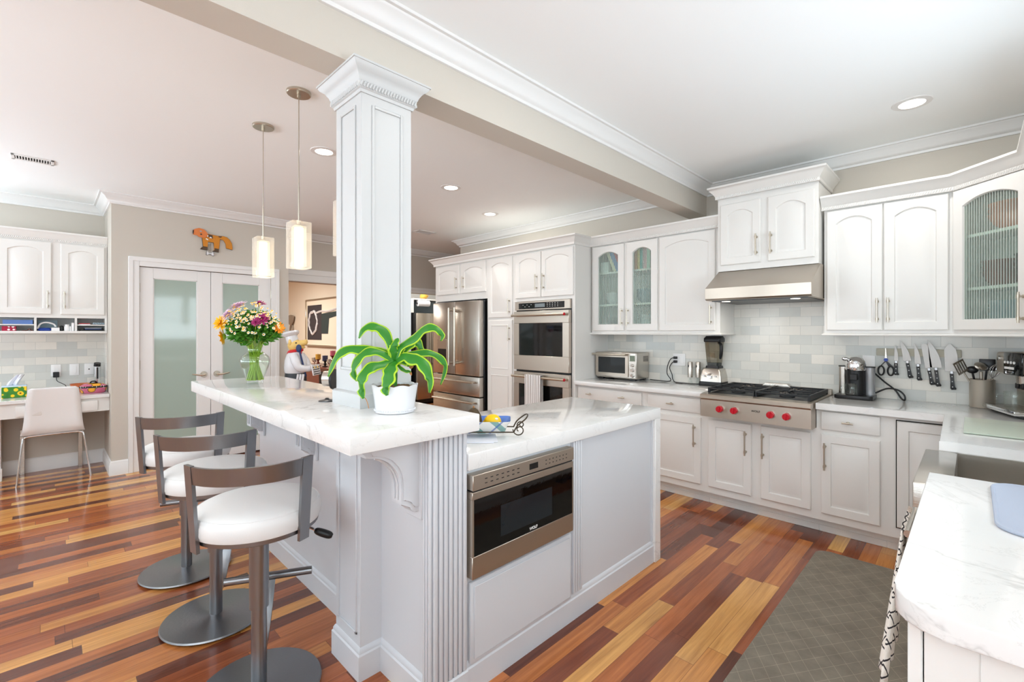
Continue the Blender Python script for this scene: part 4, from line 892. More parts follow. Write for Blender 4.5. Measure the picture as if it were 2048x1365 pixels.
t = thing('blender', 'countertop blender with a smoky jar and black lid left of the rangetop', 'blender', (-1.655, 4.265, CT))
bx, by = -1.655, 4.265
def sq_loop(b, cx_, cy_, hx_, hy2, z, r=.02, n=4):
    out = []
    for sx_, sy_, a0 in ((1, 1, 0), (-1, 1, 90), (-1, -1, 180), (1, -1, 270)):
        for k in range(n + 1): a = R(a0 + 90 * k / n); out.append(b.bm.verts.new((cx_ + sx_ * (hx_ - r) + math.cos(a) * r, cy_ + sy_ * (hy2 - r) + math.sin(a) * r, z)))
    return out
def stack(b, cx_, cy_, rows, r=.02):
    L = [sq_loop(b, cx_, cy_, a, c, z, min(r, a * .9, c * .9)) for a, c, z in rows]
    for A, B in zip(L, L[1:]): b.bridge(A, B)
    b.cap(L[0][::-1]); b.cap(L[-1])
b = MB(); stack(b, bx, by, [(.103, .108, CT), (.105, .11, CT + .01), (.1, .106, CT + .04)]); b.build('foot_band', black, t)
b = MB(); stack(b, bx, by, [(.1, .106, CT + .04), (.096, .1, CT + .09), (.08, .088, CT + .15), (.074, .08, CT + .158)]); b.build('base_housing', steel, t)
b = MB(); b.prism([(-.082, .05), (.082, .05), (.066, .135), (-.066, .135)], .01, Matrix.Translation((bx, by - .112, CT)) @ Matrix.Rotation(R(-10), 4, 'X')); cp = b.build('control_panel', black, t)
for xx, rr in ((0, .022), (-.05, .008), (.05, .008)): b = MB(); b.cyl((bx + xx, by - .112 + .018, CT + .092), (bx + xx, by - .112 - .012, CT + .09), rr, rr * .85, 20); b.build('dial' if xx == 0 else 'switch', chrome if xx == 0 else white_pl, cp)
b = MB(); stack(b, bx, by, [(.062, .066, CT + .156), (.058, .062, CT + .178)]); b.build('jar_seat', black, t)
b = MB(); stack(b, bx, by, [(.05, .05, CT + .176), (.052, .052, CT + .205), (.054, .054, CT + .21), (.068, .066, CT + .395)], .018); b.build('jar', glass_j, t)
b = MB(); stack(b, bx, by, [(.049, .049, CT + .178), (.05, .05, CT + .206)], .016); b.build('blade_collar', pm('smoky_blue', (90, 106, 126), 0.25), t)
b = MB(); stack(b, bx, by, [(.073, .07, CT + .392), (.075, .072, CT + .40), (.074, .071, CT + .425), (.066, .064, CT + .435), (.06, .058, CT + .446)], .02); b.build('lid', black, t)
b = MB(); b.tube(bez([(bx + .055, by - .045, CT + .385), (bx + .085, by - .075, CT + .37), (bx + .088, by - .078, CT + .30), (bx + .075, by - .065, CT + .245)], 12), [.012] * 4 + [.0145] * 6 + [.013, .011, .008], 10); b.build('jar_handle', black, t)
for i, (mx, my, l) in enumerate(((-1.866, 4.235, 'steel pepper mill, the left of the two by the wall outlet'), (-1.803, 4.262, 'steel salt mill between the other mill and the blender'))):
    t = thing('pepper_mill', l, 'mill', (mx, my, CT), group='mills by the outlet')
    b = MB(); b.lathe([(0, .06), (.022, .06), (.0225, .065), (.0225, .20), (.019, .206), (0, .207)], (mx, my, CT), 24); b.build('body', steel, t)
    b = MB(); b.lathe([(0, 0), (.02, 0), (.021, .005), (.019, .03), (.012, .036), (.012, .05), (.021, .058), (.021, .062)], (mx, my, CT), 24, close=False); b.build('clear_base', glass, t)
    b = MB(); b.sph((mx - .007, my - .0205, CT + .165), .0085, 14, (.8, .35, 1.5)); b.build('button', black, t)

def plate(x, z, w, h, label, y=4.306, kind='outlet', face='y'):
    loc = (x, y, z); t = thing('wall_outlet', label, 'outlet', loc, 0 if face == 'y' else R(90))
    b = MB(); b.box(-w / 2, w / 2, -.006, 0, -h / 2, h / 2, .002, 2); b.build('cover_plate', white_pl, t, local=True)
    return t
t = plate(-2.005, 1.13, .125, .118, 'white double wall plate with two black plugs left of the mills')
b = MB(); b.box(-.053, -.012, -.008, -.005, -.035, .035, .001); b.build('socket', white_pl, t, local=True)
b = MB(); b.box(.014, .05, -.009, -.005, -.034, .034, .001); b.build('switch', white_pl, t, local=True)
OWN = [o for n_ in ('toaster_oven', 'blender') for o in COL.objects if o.name == n_]
for i, (pz, pts, l) in enumerate(((1.150, [(-2.045, 4.285, 1.15), (-2.075, 4.272, 1.135), (-2.105, 4.27, 1.07), (-2.11, 4.27, .99), (-2.07, 4.265, .935), (-2.09, 4.24, CT + .005), (-2.2, 4.25, CT + .005), (-2.29, 4.27, CT + .006)], 'black cord from the upper plug to the toaster oven'),
                                  (1.112, [(-2.04, 4.285, 1.112), (-2.06, 4.272, 1.10), (-2.085, 4.27, 1.05), (-2.06, 4.27, .985), (-2.05, 4.265, .94), (-2.0, 4.22, CT + .004), (-1.9, 4.19, CT + .004), (-1.79, 4.20, CT + .005), (-1.758, 4.23, CT + .01)], 'black cord from the lower plug to the blender'))):
    t = OWN[i]; b = MB(); b.tube(bez(pts, 60), .0042, 7); cd = b.build('power_cord', black, t)
    b = MB(); b.box(-2.05, -2.018, 4.27, 4.298, pz - .012, pz + .012, .004, 2); b.build('plug', black, cd)

t = thing('pod_coffee_maker', 'chrome domed pod coffee maker with a black base right of the rangetop', 'coffee maker', (-.605, 4.17, CT))
nx, ny = -.605, 4.175
b = MB(); P = [(-.113, -.10), (-.09, -.118), (.09, -.118), (.112, -.10), (.112, .09), (-.113, .09)]; b.slab([(nx + p[0], ny + p[1]) for p in P], CT, CT + .028, .004); b.build('base_tray', black, t)
b = MB(); b.cyl((nx, ny + .01, CT + .028), (nx, ny + .01, CT + .21), .058, .058, 32); b.box(nx - .022, nx + .022, ny - .095, ny - .03, CT + .135, CT + .18, .004); b.build('body', black, t)
b = MB(); b.lathe([(0, .205), (.062, .205), (.064, .215), (.063, .245), (.057, .27), (.043, .29), (.024, .301), (0, .304)], (nx, ny, CT), 36); b.build('dome', chrome, t)
b = MB(); b.sph((nx - .058, ny - .03, CT + .285), .014, 14, (1.7, 1, 1)); b.cyl((nx - .07, ny - .03, CT + .285), (nx - .02, ny - .01, CT + .28), .008, .008, 10); b.build('lock_lever', chrome, t)
b = MB(); b.cyl((nx - .078, ny + .02, CT + .028), (nx - .078, ny + .02, CT + .225), .027, .027, 24); b.build('capsule_bin', steel, t)
b = MB(); b.cyl((nx + .082, ny + .02, CT + .028), (nx + .082, ny + .02, CT + .225), .03, .03, 24); tk = b.build('water_tank', pm('tank_grey', (170, 172, 176), 0.15, 0.6), t)
b = MB(); b.cyl((nx + .082, ny + .02, CT + .225), (nx + .082, ny + .02, CT + .233), .032, .032, 24); b.cyl((nx - .078, ny + .02, CT + .225), (nx - .078, ny + .02, CT + .233), .029, .029, 24); b.build('tank_lids', black, t)
def mug(name, x, y, z, r, h, label, a=200):
    t = thing(name, label, 'mug', (x, y, z)); b = MB()
    b.lathe([(r * .8, 0), (r * .92, .003), (r, .012), (r, h), (r - .003, h), (r - .003, .014), (0, .01)], (x, y, z), 28, close=False); b.build('cup', glass, t)
    q = R(a); d = Vector((math.cos(q), math.sin(q), 0)); c = Vector((x, y, z)) + d * r
    b = MB(); b.tube(bez([c + Vector((0, 0, h * .82)), c + d * .022 + Vector((0, 0, h * .8)), c + d * .03 + Vector((0, 0, h * .5)), c + d * .02 + Vector((0, 0, h * .2)), c + Vector((0, 0, h * .2))], 16), .0045, 8); b.build('handle', glass, t); return t
mug('glass_mug', nx - .012, ny - .088, CT + .0285, .036, .082, 'clear glass mug under the pod coffee maker spout', 215)
t = [o for o in COL.objects if o.name == 'pod_coffee_maker'][0]
b = MB(); b.tube(bez([(-.50, 4.22, 1.10), (-.448, 4.25, 1.04), (-.39, 4.26, .985), (-.355, 4.25, .93), (-.335, 4.24, .922), (-.338, 4.24, .955), (-.372, 4.235, .988), (-.43, 4.22, .995), (-.495, 4.20, .958)], 60), .0058, 8); b.build('power_cord', black, t)
plate(-.545, 1.165, .075, .118, 'white wall plate half hidden behind the pod coffee maker')

# knife strip
t = thing('knife_rack', 'grey wooden magnetic strip on the tile', 'knife rack', (-.275, 4.30, 1.253))
b = MB(); b.box(-.499, -.051, 4.288, 4.308, 1.227, 1.279, .002); b.build('strip', handle_wood, t)
b = MB(); b.cyl((-.075, 4.2875, 1.24), (-.075, 4.2885, 1.24), .004, .004, 10); b.build('screw', dark_st, t)
def knife(x, z, bl, bw, hl, tilt, label, shape='chef'):
    """hung blade up; origin at the bolster"""
    t = empty('kitchen_knife', (x, 4.284, z)); t.rotation_euler = (0, R(tilt), 0); tag(t, label, 'knife', 'knives on the magnetic strip'); WM[t] = Matrix.Translation((x, 4.284, z)) @ Matrix.Rotation(R(tilt), 4, 'Y')
    h = bw / 2
    P = {'chef': [(-h, .004), (h, .0)] + [(h - (2 * h) * (f ** 2.2), bl * f) for f in (.2, .4, .6, .75, .88, .96)] + [(-h, bl)],
         'bread': [(-h, .004), (h, 0), (h, bl * .85), (h * .8, bl * .95), (h * .2, bl), (-h, bl * .97)],
         'santoku': [(-h, .004), (h, 0), (h, bl * .6), (h * .75, bl * .82), (h * .1, bl * .98), (-h * .25, bl), (-h, bl * .8)]}[shape]
    b = MB(); b.prism(P, .002, Matrix.Translation((0, 0, .0))); b.build('blade', blade_m, t, local=True)
    b = MB(); b.box(-.008, .008, -.004, .006, -.016, .004, .002); b.build('bolster', chrome, t, local=True)
    b = MB(); w = .0105; H = [(-w, -.014), (w * .8, -.014), (w, -hl * .5), (w * .9, -hl * .85), (w * 1.9, -hl * .93), (w * 1.7, -hl), (-w * .4, -hl * 1.02), (-w, -hl * .93), (-w * .8, -hl * .5)]
    b.prism(H, .014, Matrix.Translation((0, -.006, 0)), .003); hd_ = b.build('handle', black, t, local=True)
    for f in (.27, .55, .85):
        b = MB(); b.cyl((0.001, -.0068, -hl * f), (0.001, -.005, -hl * f), .003, .003, 10); b.build('rivet', white_pl, hd_, local=True)
knife(-.386, 1.19, .118, .024, .098, 2, 'smallest knife, a short parer next to the scissors')
knife(-.325, 1.192, .152, .042, .118, -7, 'second knife right of the scissors, leaning left', 'chef')
knife(-.268, 1.172, .152, .033, .11, -2, 'slim upright utility knife, third from the scissors')
knife(-.212, 1.147, .172, .036, .112, -8, 'square tipped bread knife leaning left beside the broad chef knife', 'bread')
knife(-.176, 1.152, .198, .06, .124, -4, 'broad pointed chef knife, second from the right end of the strip')
knife(-.098, 1.132, .188, .064, .12, -2, 'wide dimpled santoku knife at the right end of the strip', 'santoku')
t = thing('kitchen_scissors', 'black handled kitchen scissors with a blue pivot at the left of the strip', 'scissors', (-.444, 4.283, 1.19))
b = MB(); b.prism([(-.45, 1.195), (-.436, 1.195), (-.443, 1.282), (-.447, 1.282)], .003, Matrix.Translation((0, 4.283, 0))); b.build('blades', steel, t)
b = MB(); b.cyl((-.443, 4.285, 1.197), (-.443, 4.276, 1.197), .0125, .0125, 18); b.build('pivot', blue_p, t)
for s_ in (-1, 1):
    b = MB(); c = -.443 + s_ * .027; b.prism([(-.443 - .004, 1.19), (-.443 + .004, 1.19), (c + s_ * .012 + .006, 1.145), (c - .012, 1.145)], .008, Matrix.Translation((0, 4.279, 0)), .002)
    b.tube([(c + math.cos(R(a)) * .017, 4.283, 1.118 + math.sin(R(a)) * .033) for a in range(0, 360, 20)], .0055, 8, True); b.build('grip', black, t)

# utensil crock with its tools, each one liftable
UX, UY = .045, 4.232
t = thing('utensil_crock', 'round stainless utensil crock beside the espresso machine', 'crock', (UX, UY, CT))
b = MB(); b.lathe([(0, .0), (.058, 0), (.06, .004), (.06, .175), (.062, .178), (.059, .18), (.057, .176), (.057, .006), (0, .006)], (UX, UY, CT), 40, close=False); b.build('body', steel_s, t)
def utensil(name, label, top, base, r, m_, head):
    t = thing(name, label, 'utensil', base); b = MB(); b.cyl(base, top, r, r, 10); b.build('handle', m_, t); h = MB(); head(h, Vector(top)); return h, t
def put(h, t, name, m_): h.build(name, m_, t)
rr = rotz_m(0, 0, 0, R(45))
h, t = utensil('serving_spoon', 'large steel serving spoon facing forward in the crock', (UX - .005, UY - .035, CT + .23), (UX, UY - .01, CT + .02), .009, steel, lambda h, p: h.sph(p + Vector((0, -.002, .035)), .042, 20, (1, .35, .72), Matrix.Rotation(R(45), 3, 'Z') @ Matrix.Rotation(R(-35), 3, 'X'))); put(h, t, 'bowl', steel)
h, t = utensil('spatula', 'black plastic spatula in the crock', (UX + .02, UY + .0, CT + .235), (UX, UY + .02, CT + .02), .006, black, lambda h, p: h.box(p.x - .034, p.x + .040, p.y - .003, p.y + .003, p.z, p.z + .075, .0028, 2)); put(h, t, 'blade', black)
def slots(h, p):
    M_ = Matrix.Translation(p) @ Matrix.Rotation(R(45), 4, 'Z') @ Matrix.Rotation(R(-28), 4, 'Y')
    for k in range(5): h.box(-.036 + k * .016, -.028 + k * .016, -.0012, .0012, 0, .075, xf=M_)
    h.box(-.036, .036, -.0014, .0014, -.004, .008, xf=M_); h.box(-.036, .036, -.0014, .0014, .07, .082, xf=M_)
h, t = utensil('slotted_turner', 'slotted steel turner leaning left in the crock', (UX - .085, UY - .025, CT + .22), (UX + .01, UY + .01, CT + .02), .005, steel, slots); put(h, t, 'slotted_blade', steel)
def whisk(h, p):
    d = Vector((.25, -.1, 1)).normalized()
    for k in range(6):
        a = R(30 * k); s_ = Vector((math.cos(a), math.sin(a), 0)); h.tube(bez([p, p + d * .03 + s_ * .022, p + d * .07 + s_ * .026, p + d * .095, p + d * .07 - s_ * .026, p + d * .03 - s_ * .022, p], 20), .001, 5)
h, t = utensil('whisk', 'steel wire whisk at the right in the crock', (UX + .045, UY - .02, CT + .19), (UX + .02, UY, CT + .03), .006, steel, whisk); put(h, t, 'wires', chrome)
h, t = utensil('ladle', 'black nylon ladle in the middle of the crock', (UX - .045, UY + .012, CT + .225), (UX - .01, UY + .03, CT + .02), .006, black, lambda h, p: h.sph(p + Vector((0, 0, .012)), .03, 16, (1, .6, .8))); put(h, t, 'bowl', black)

# espresso machine, turned towards the corner
em = thing('espresso_machine', 'stainless espresso machine with a black button panel in the counter corner', 'espresso machine', (.062, 4.12, CT), R(-70.6))
EL = dict(local=True)
b = MB(); b.box(0, .36, .02, .30, 0, .02, .003); b.build('foot_plate', black, em, **EL)
b = MB(); b.box(0, .36, -.02, .14, .016, .042, .006, 2); tr = b.build('drip_tray', chrome, em, **EL)
b = MB()
for k in range(17): b.box(.012 + k * .02, .024 + k * .02, -.012, .13, .042, .0445)
b.build('grille', steel, tr, **EL)
b = MB(); b.box(.015, .345, .13, .32, .02, .234, .006, 2); b.build('body', steel_s, em, **EL)
b = MB(); b.box(.0, .36, .045, .32, .235, .362, .012, 3); b.build('brew_head', steel_s, em, **EL)
b = MB(); b.box(.105, .30, .036, .05, .232, .364, .006, 2); pn = b.build('button_panel', blackgl, em, **EL)
for r_ in range(2):
    for k in range(4):
        b = MB(); xx = .13 + k * .033; zz = .305 - r_ * .032
        if r_ == 0: b.cyl((xx, .036, zz), (xx, .032, zz), .008, .008, 14)
        elif k < 3: b.box(xx - .006, xx + .028, .0325, .036, zz - .008, zz + .006, .001); 
        if r_ == 0 or k < 3: b.build('button', white_pl, pn, **EL)
        else: b.bm.free()
b = MB(); b.cyl((.045, .046, .325), (.045, .036, .325), .015, .015, 22); b.cyl((.045, .036, .325), (.045, .034, .325), .012, .012, 22); b.build('power_knob', chrome, em, **EL)
b = MB(); b.box(.14, .21, .0335, .0362, .238, .256, .004, 2); bd = b.build('badge', chrome, em, **EL)
text_mesh('badge_text', "De'Longhi", .0125, black, bd, Matrix.Translation((.175, .0332, .247)) @ Matrix.Rotation(R(90), 4, 'X'))
b = MB(); b.cyl((.21, .09, .235), (.21, .09, .185), .04, .036, 28); b.build('brew_group', steel, em, **EL)
b = MB(); b.box(.17, .20, .06, .12, .155, .188, .004); b.box(.22, .25, .06, .12, .155, .188, .004); b.build('spout', black, em, **EL)
b = MB(); b.cyl((.20, .20, .36), (.20, .20, .375), .012, .012, 14); b.build('lid_knob', chrome, em, **EL)
wp = WM[em] @ Vector((.16, .06, .0448)); mug('glass_mug', wp.x, wp.y, wp.z, .042, .09, 'clear glass mug on the espresso machine drip tray', 190)

b = MB(); b.slab([(-.03, 3.078), (.40, 3.078), (.40, 3.612), (-.03, 3.612)], CT + .002, CT + .009, .002); tag(b.build('cutting_board', board_gl), 'green frosted glass cutting board on the counter past the sink', 'cutting board')
pts = []
for (x, y, a0) in ((.105, 1.68, 180), (.36, 1.68, 270), (.36, 2.06, 0), (.105, 2.06, 90)):
    for k in range(6): a = R(a0 + 18 * k); pts.append((x + .06 * math.cos(a), y + .06 * math.sin(a)))
t = thing('drying_mat', 'grey blue fabric drying mat on the near right counter', 'mat', (.23, 1.87, CT))
b = MB(); b.slab(pts, CT, CT + .009, .003); b.build('pad', matblue, t)
b = MB(); b.tube([(p[0], p[1], CT + .0055) for p in pts], .0055, 8, True); b.build('piping', matblue, t)
def towel(name, m_, label, yt0, yt1, yb0, yb1, zb, ph):
    b = MB(); rows = []; n = 26
    for i in range(n + 1):
        f = i / n; row = []
        for k in range(22):
            g_ = k / 21; side = -1 if k < 16 else 1
            if k < 16: q = 1 - k / 15; z = .812 - (.812 - zb) * q; x = -.150 - .018 * q + .009 * math.sin(f * 17 + ph) * (.3 + q); y = (yt0 + (yt1 - yt0) * f) * (1 - q) + (yb0 + (yb1 - yb0) * f) * q
            else: q = (k - 15) / 6; z = .814 - .14 * q; x = -.122 + .004 * math.sin(f * 14 + ph); y = yt0 + (yt1 - yt0) * f
            row.append(b.bm.verts.new((x, y, z)))
        rows.append(row)
    for A, B in zip(rows, rows[1:]): b.bridge(A, B, False)
    o = b.build(name, m_); tag(o, label, 'towel'); md = o.modifiers.new('s', 'SOLIDIFY'); md.thickness = .003; return o
towel('kitchen_towel', check_m, 'white dish towel with a black windowpane check at the counter end', 1.805, 1.99, 1.50, 1.80, .50, 0)
towel('kitchen_towel', pm('beige_towel', (206, 190, 178), 0.9, bump=((300, 300, 300), .4)), 'plain beige towel behind the checked one at the counter end', 1.995, 2.055, 1.93, 2.05, .55, 1)
pts = []
for (x, y, a0) in ((-.64, 1.65, 180), (-.24, 1.65, 270), (-.24, 3.42, 0), (-.64, 3.42, 90)):
    for k in range(6): a = R(a0 + 18 * k); pts.append((x + .06 * math.cos(a), y + .06 * math.sin(a)))
b = MB(); b.slab(pts, .0005, .013, .005); tag(b.build('floor_mat', rug_m), 'grey brown anti fatigue mat on the floor in front of the sink', 'floor mat')

# inside the glass cabinets
def book(x, y, z, w, h, d, m_, label, lean=0.0, group='books in the glass door cabinet'):
    t = empty('book', (x, y, z)); t.rotation_euler = (0, R(lean), 0); tag(t, label, 'book', group); WM[t] = Matrix.Translation((x, y, z)) @ Matrix.Rotation(R(lean), 4, 'Y')
    b = MB(); b.box(0, w, 0, d, 0, h, .002); b.build('cover', m_, t, local=True)
    b = MB(); b.box(.003, w - .003, .004, d + .001, .003, h + .001); b.build('pages', paper_m, t, local=True)
SH = 2.004
for x, w, h, mi, lean, l in ((-2.575, .035, .235, 1, -24, 'cream book leaning left behind the left reeded door'), (-2.54, .045, .24, 0, -24, 'blue book leaning left behind the left reeded door'), (-2.492, .03, .235, 2, -24, 'red book leaning behind the left reeded door'),
                              (-2.34, .03, .245, 3, 0, 'orange book at the left behind the right reeded door'), (-2.308, .025, .235, 9, 0, 'yellow book beside the orange one behind the right reeded door'), (-2.281, .03, .245, 4, 0, 'teal book behind the right reeded door'), (-2.249, .04, .245, 5, 0, 'pink book in the middle behind the right reeded door'),
                              (-2.207, .035, .24, 6, 0, 'mint book behind the right reeded door'), (-2.17, .03, .245, 7, 0, 'plum book behind the right reeded door'), (-2.138, .035, .235, 1, 0, 'cream book at the right behind the right reeded door')):
    book(x, 4.05, SH, w, h, .17, book_cols[mi], l, lean)
b = MB(); b.box(-2.735, -2.64, 4.05, 4.2, SH, SH + .11, .003); tag(b.build('storage_box', white_pl), 'small white box beside the leaning books', 'box')
def bowls(name, x, y, z, r, h, m_, label, cat='bowl', n=3):
    t = thing(name, label, cat, (x, y, z))
    for k in range(n):
        b = MB(); zz = k * h * .35; b.lathe([(r * .4, 0), (r * .75, h * .35), (r, h), (r - .004, h), (r * .72, h * .4), (0, .012)], (x, y, z + zz), 28, close=False); b.build('dish', m_, t)
for x, y, z, r, h, m_, l in ((-2.62, 4.13, 1.679, .085, .07, ceramic, 'stacked cream bowls behind the left reeded door'), (-2.25, 4.13, 1.679, .10, .08, shelf_blue, 'stacked grey bowls behind the right reeded door'),
                             (-2.60, 4.13, 1.411, .09, .08, glass, 'stacked glass bowls low behind the left reeded door'), (-2.24, 4.13, 1.411, .09, .09, ceramic, 'stacked white bowls low behind the right reeded door')): bowls('bowl_stack', x, y, z, r, h, m_, l)
ci = WM[[o for o in COL.objects if o.name == 'corner_cabinet'][0]]
for lx, z, r, h, m_, l in ((.25, 1.989, .13, .09, terracotta, 'brown pottery bowls on the top shelf of the corner cabinet'), (.16, 1.669, .09, .09, wood_d, 'dark brown bowls on the middle shelf of the corner cabinet'), (.33, 1.669, .08, .10, dark_st, 'grey bowls on the middle shelf of the corner cabinet'), (.24, 1.411, .12, .10, shelf_blue, 'blue grey bowls on the bottom shelf of the corner cabinet')):
    p = ci @ Vector((lx, .14, 0)); bowls('bowl_stack', p.x, p.y, z, r, h, m_, l)

# ================================================================ ON THE BAR AND ISLAND
BT, IT = 1.0905, .9325
# flower vase with a mixed bouquet; local frame turned so that local X runs across the view
VX, VY = -3.06, .885
FR = R(44.83)
v = thing('flower_vase', 'clear glass ginger jar vase full of stems on the far end of the bar', 'vase', (VX, VY, BT), FR)
outer = [(.044, .0), (.046, .006), (.044, .012), (.05, .03), (.066, .075), (.08, .115), (.082, .14), (.074, .163), (.055, .178), (.043, .188), (.04, .2), (.042, .22), (.049, .245), (.058, .265)]
b = MB(); b.lathe(outer + [(r - .003, z) for r, z in outer[::-1] if z > .015] + [(0, .018)], n=40, close=False); b.cap([b.bm.verts.new((.044 * math.cos(2 * math.pi * i / 40), .044 * math.sin(2 * math.pi * i / 40), 0)) for i in range(40)]); b.build('glass', glass, v, local=True)
b = MB(); b.lathe([(0, .0165)] + [(max(r - .005, .03), z) for r, z in outer if .016 < z < .19] + [(0, .19)], n=32); b.build('water', water, v, local=True)
random.seed(5)
def flower_thing(name, label, lx, ly, z, group=None):
    p = WM[v] @ Vector((lx, ly, 0)); return thing(name, label, 'flower', (p.x, p.y, z), FR, group)
def petals(b, n, r, w, tilt, c=Vector((0, 0, 0)), rot=None, r0=.0, jit=.0):
    """ring of thin pointed petals around a flower axis (local +Z), leaning by tilt"""
    M_ = rot if rot else Matrix.Identity(3)
    for k in range(n):
        a = 2 * math.pi * (k + random.uniform(-jit, jit)) / n; d = Vector((math.cos(a), math.sin(a), 0)); s_ = Vector((-d.y, d.x, 0)); t_ = tilt + random.uniform(-.2, .2) * (1 if jit else 0); u = Vector((0, 0, 1))
        pts = [(r0, .4), (r * .4, 1), (r * .75, .85), (r, .12)]
        A = []
        for q, ww in pts:
            cc = d * q * math.cos(t_) + u * (q * math.sin(t_) - .15 * q * q / r); A.append([b.bm.verts.new(c + M_ @ (cc - s_ * w * ww / 2)), b.bm.verts.new(c + M_ @ (cc + s_ * w * ww / 2 + u * .0006))])
        for P_, Q_ in zip(A, A[1:]): b.bridge(P_, Q_, False)
def look(dx, dy, dz):
    return Vector((0, 0, 1)).rotation_difference(Vector((dx, dy, dz)).normalized()).to_matrix()
def big_flower(name, label, lx, ly, z, r, m_, mc, facing, layers=2, n=22, core=.35, pw=.25):
    t = flower_thing(name, label, lx, ly, z); M_ = look(*facing)
    b = MB()
    for l in range(layers): petals(b, n, r * (1 - .22 * l), r * pw, .25 + .35 * l, rot=M_, r0=r * .12, jit=.3)
    b.build('petals', m_, t, local=True)
    b = MB(); b.sph((0, 0, 0), r * core, 14, (1, 1, .5), None); bmesh.ops.transform(b.bm, matrix=M_.to_4x4(), verts=b.bm.verts); b.build('centre', mc, t, local=True)
    b = MB(); b.tube(bez([M_ @ Vector((0, 0, -.004)), Vector((-lx * .35, -ly * .3, (1.33 - z) * .6)), Vector((-lx * .8, -ly * .8, 1.30 - z)), Vector((-lx * .85, -ly * .85, 1.125 - z))], 14), .0022, 6); b.build('stem', stem_m, t, local=True)
big_flower('sunflower', 'golden double sunflower at the left of the bouquet', -.172, -.05, 1.452, .052, yellow, orange, (-.25, -.9, .3), 3, 26, .4)
big_flower('sunflower', 'bright yellow sunflower seen from the side, hanging low at the left', -.166, -.03, 1.372, .055, yellow, stem_m, (-.9, -.25, -.1), 2, 20, .35)
big_flower('sunflower', 'orange yellow flower at the right edge of the bouquet', .156, -.02, 1.425, .04, orange, ygreen, (.8, -.5, .2), 2, 18, .4)
big_flower('chrysanthemum', 'pale pink chrysanthemum at the upper left of the bouquet', -.072, -.05, 1.548, .062, pink, pink, (-.3, -.35, .9), 4, 26, .3, .2)
big_flower('chrysanthemum', 'smaller pale pink chrysanthemum below the upper one', -.108, -.085, 1.50, .052, pink, pink, (-.5, -.6, .7), 4, 24, .3, .2)
big_flower('chrysanthemum', 'magenta chrysanthemum at the right of the bouquet', .095, -.10, 1.475, .046, magenta, magenta, (.2, -.8, .5), 4, 24, .3, .2)
big_flower('chrysanthemum', 'small magenta chrysanthemum below the larger magenta one', .075, -.125, 1.455, .03, magenta, magenta, (0, -.9, .3), 4, 20, .3, .22)
big_flower('chrysanthemum', 'mauve chrysanthemum at the top of the bouquet', .025, .0, 1.565, .045, magenta, pink, (.1, -.3, 1), 3, 22, .3, .2)
# chamomile daisies: one prototype and copies
d0 = flower_thing('daisy', 'small white daisy with a yellow centre in the bouquet', 0, -.12, 1.45, 'small daisies in the bouquet')
b = MB(); petals(b, 11, .0088, .0044, .1, r0=.0025); b.build('petals', petal_w, d0, local=True)
b = MB(); b.sph((0, 0, .0015), .0044, 10, (1, 1, .8)); b.build('centre', yellow, d0, local=True)
random.seed(21)
for i in range(190):
    d = d0 if i == 0 else copy_tree(d0)
    a = random.uniform(-1.0, 1.0); e = random.uniform(-.2, 1.05); r = .15
    while True:
        lx, lz = random.uniform(-.13, .165), random.triangular(-.075, .14, .06)
        if (lx / .165) ** 2 + (lz / .14) ** 2 < 1: break
    dep = math.sqrt(max(0, 1 - (lx / .175) ** 2 - (lz / .15) ** 2)) * .13
    p = WM[v] @ Vector((lx, -dep + random.uniform(-.022, .03), 0)); d.location = (p.x, p.y, 1.442 + lz)
    q = FR.__class__(0); f = Vector((lx / .2, -dep / .13 * .9, lz / .15 + .55)); f = Matrix.Rotation(FR, 3, 'Z') @ f
    d.rotation_mode = 'XYZ'; d.rotation_euler = Vector((0, 0, 1)).rotation_difference((f + Vector((random.uniform(-.3, .3), random.uniform(-.3, .3), random.uniform(-.2, .3)))).normalized()).to_euler(); s_ = random.uniform(.8, 1.2); d.scale = (s_, s_, s_)
def foliage(name, label, m_, count, f, seed, lw, ll):
    random.seed(seed); b = MB()
    for i in range(count):
        p, dr = f(); dr = dr.normalized(); s_ = dr.cross(Vector((random.uniform(-1, 1), random.uniform(-1, 1), random.uniform(-1, 1)))).normalized(); L = ll * random.uniform(.6, 1.2); w = lw * random.uniform(.6, 1.2)
        V = [b.bm.verts.new(p), b.bm.verts.new(p + dr * L * .5 + s_ * w), b.bm.verts.new(p + dr * L), b.bm.verts.new(p + dr * L * .5 - s_ * w)]; b.bm.faces.new(V)
    t = b.build(name, m_, v, local=True); t['kind'] = 'stuff'; return t
def fol_f():
    while True:
        p = Vector((random.uniform(-1, 1), random.uniform(-1, 1), random.uniform(-1, 1)))
        if p.length < 1: break
    if p.z > .3: p.x *= .85; p.y *= .85
    return Vector((p.x * (.135 if p.z > -.4 else .15), p.y * .11, .322 + p.z * (.10 if p.z > 0 else .085))), Vector((p.x + random.uniform(-.6, .6), p.y + random.uniform(-.6, .6), random.uniform(-.4, .8)))
foliage('foliage', '', fol_m, 2300, fol_f, 3, .0085, .042)
random.seed(8); b = MB()
for i in range(70):
    a = random.uniform(0, 6.28); r0, r1 = .046 * math.sqrt(random.random()), .033 * math.sqrt(random.random()); a2 = a + random.uniform(1.5, 4.6)
    p0 = Vector((math.cos(a) * r0, math.sin(a) * r0, .02)); p1 = Vector((math.cos(a2) * r1, math.sin(a2) * r1, .20)); p2 = p1 + Vector((math.cos(a2) * .02, math.sin(a2) * .02, .10)); b.tube([p0, (p0 + p1) / 2, p1, p2], random.uniform(.0026, .0044), 5)
o = b.build('stems', stem_m, v, local=True); o['kind'] = 'stuff'
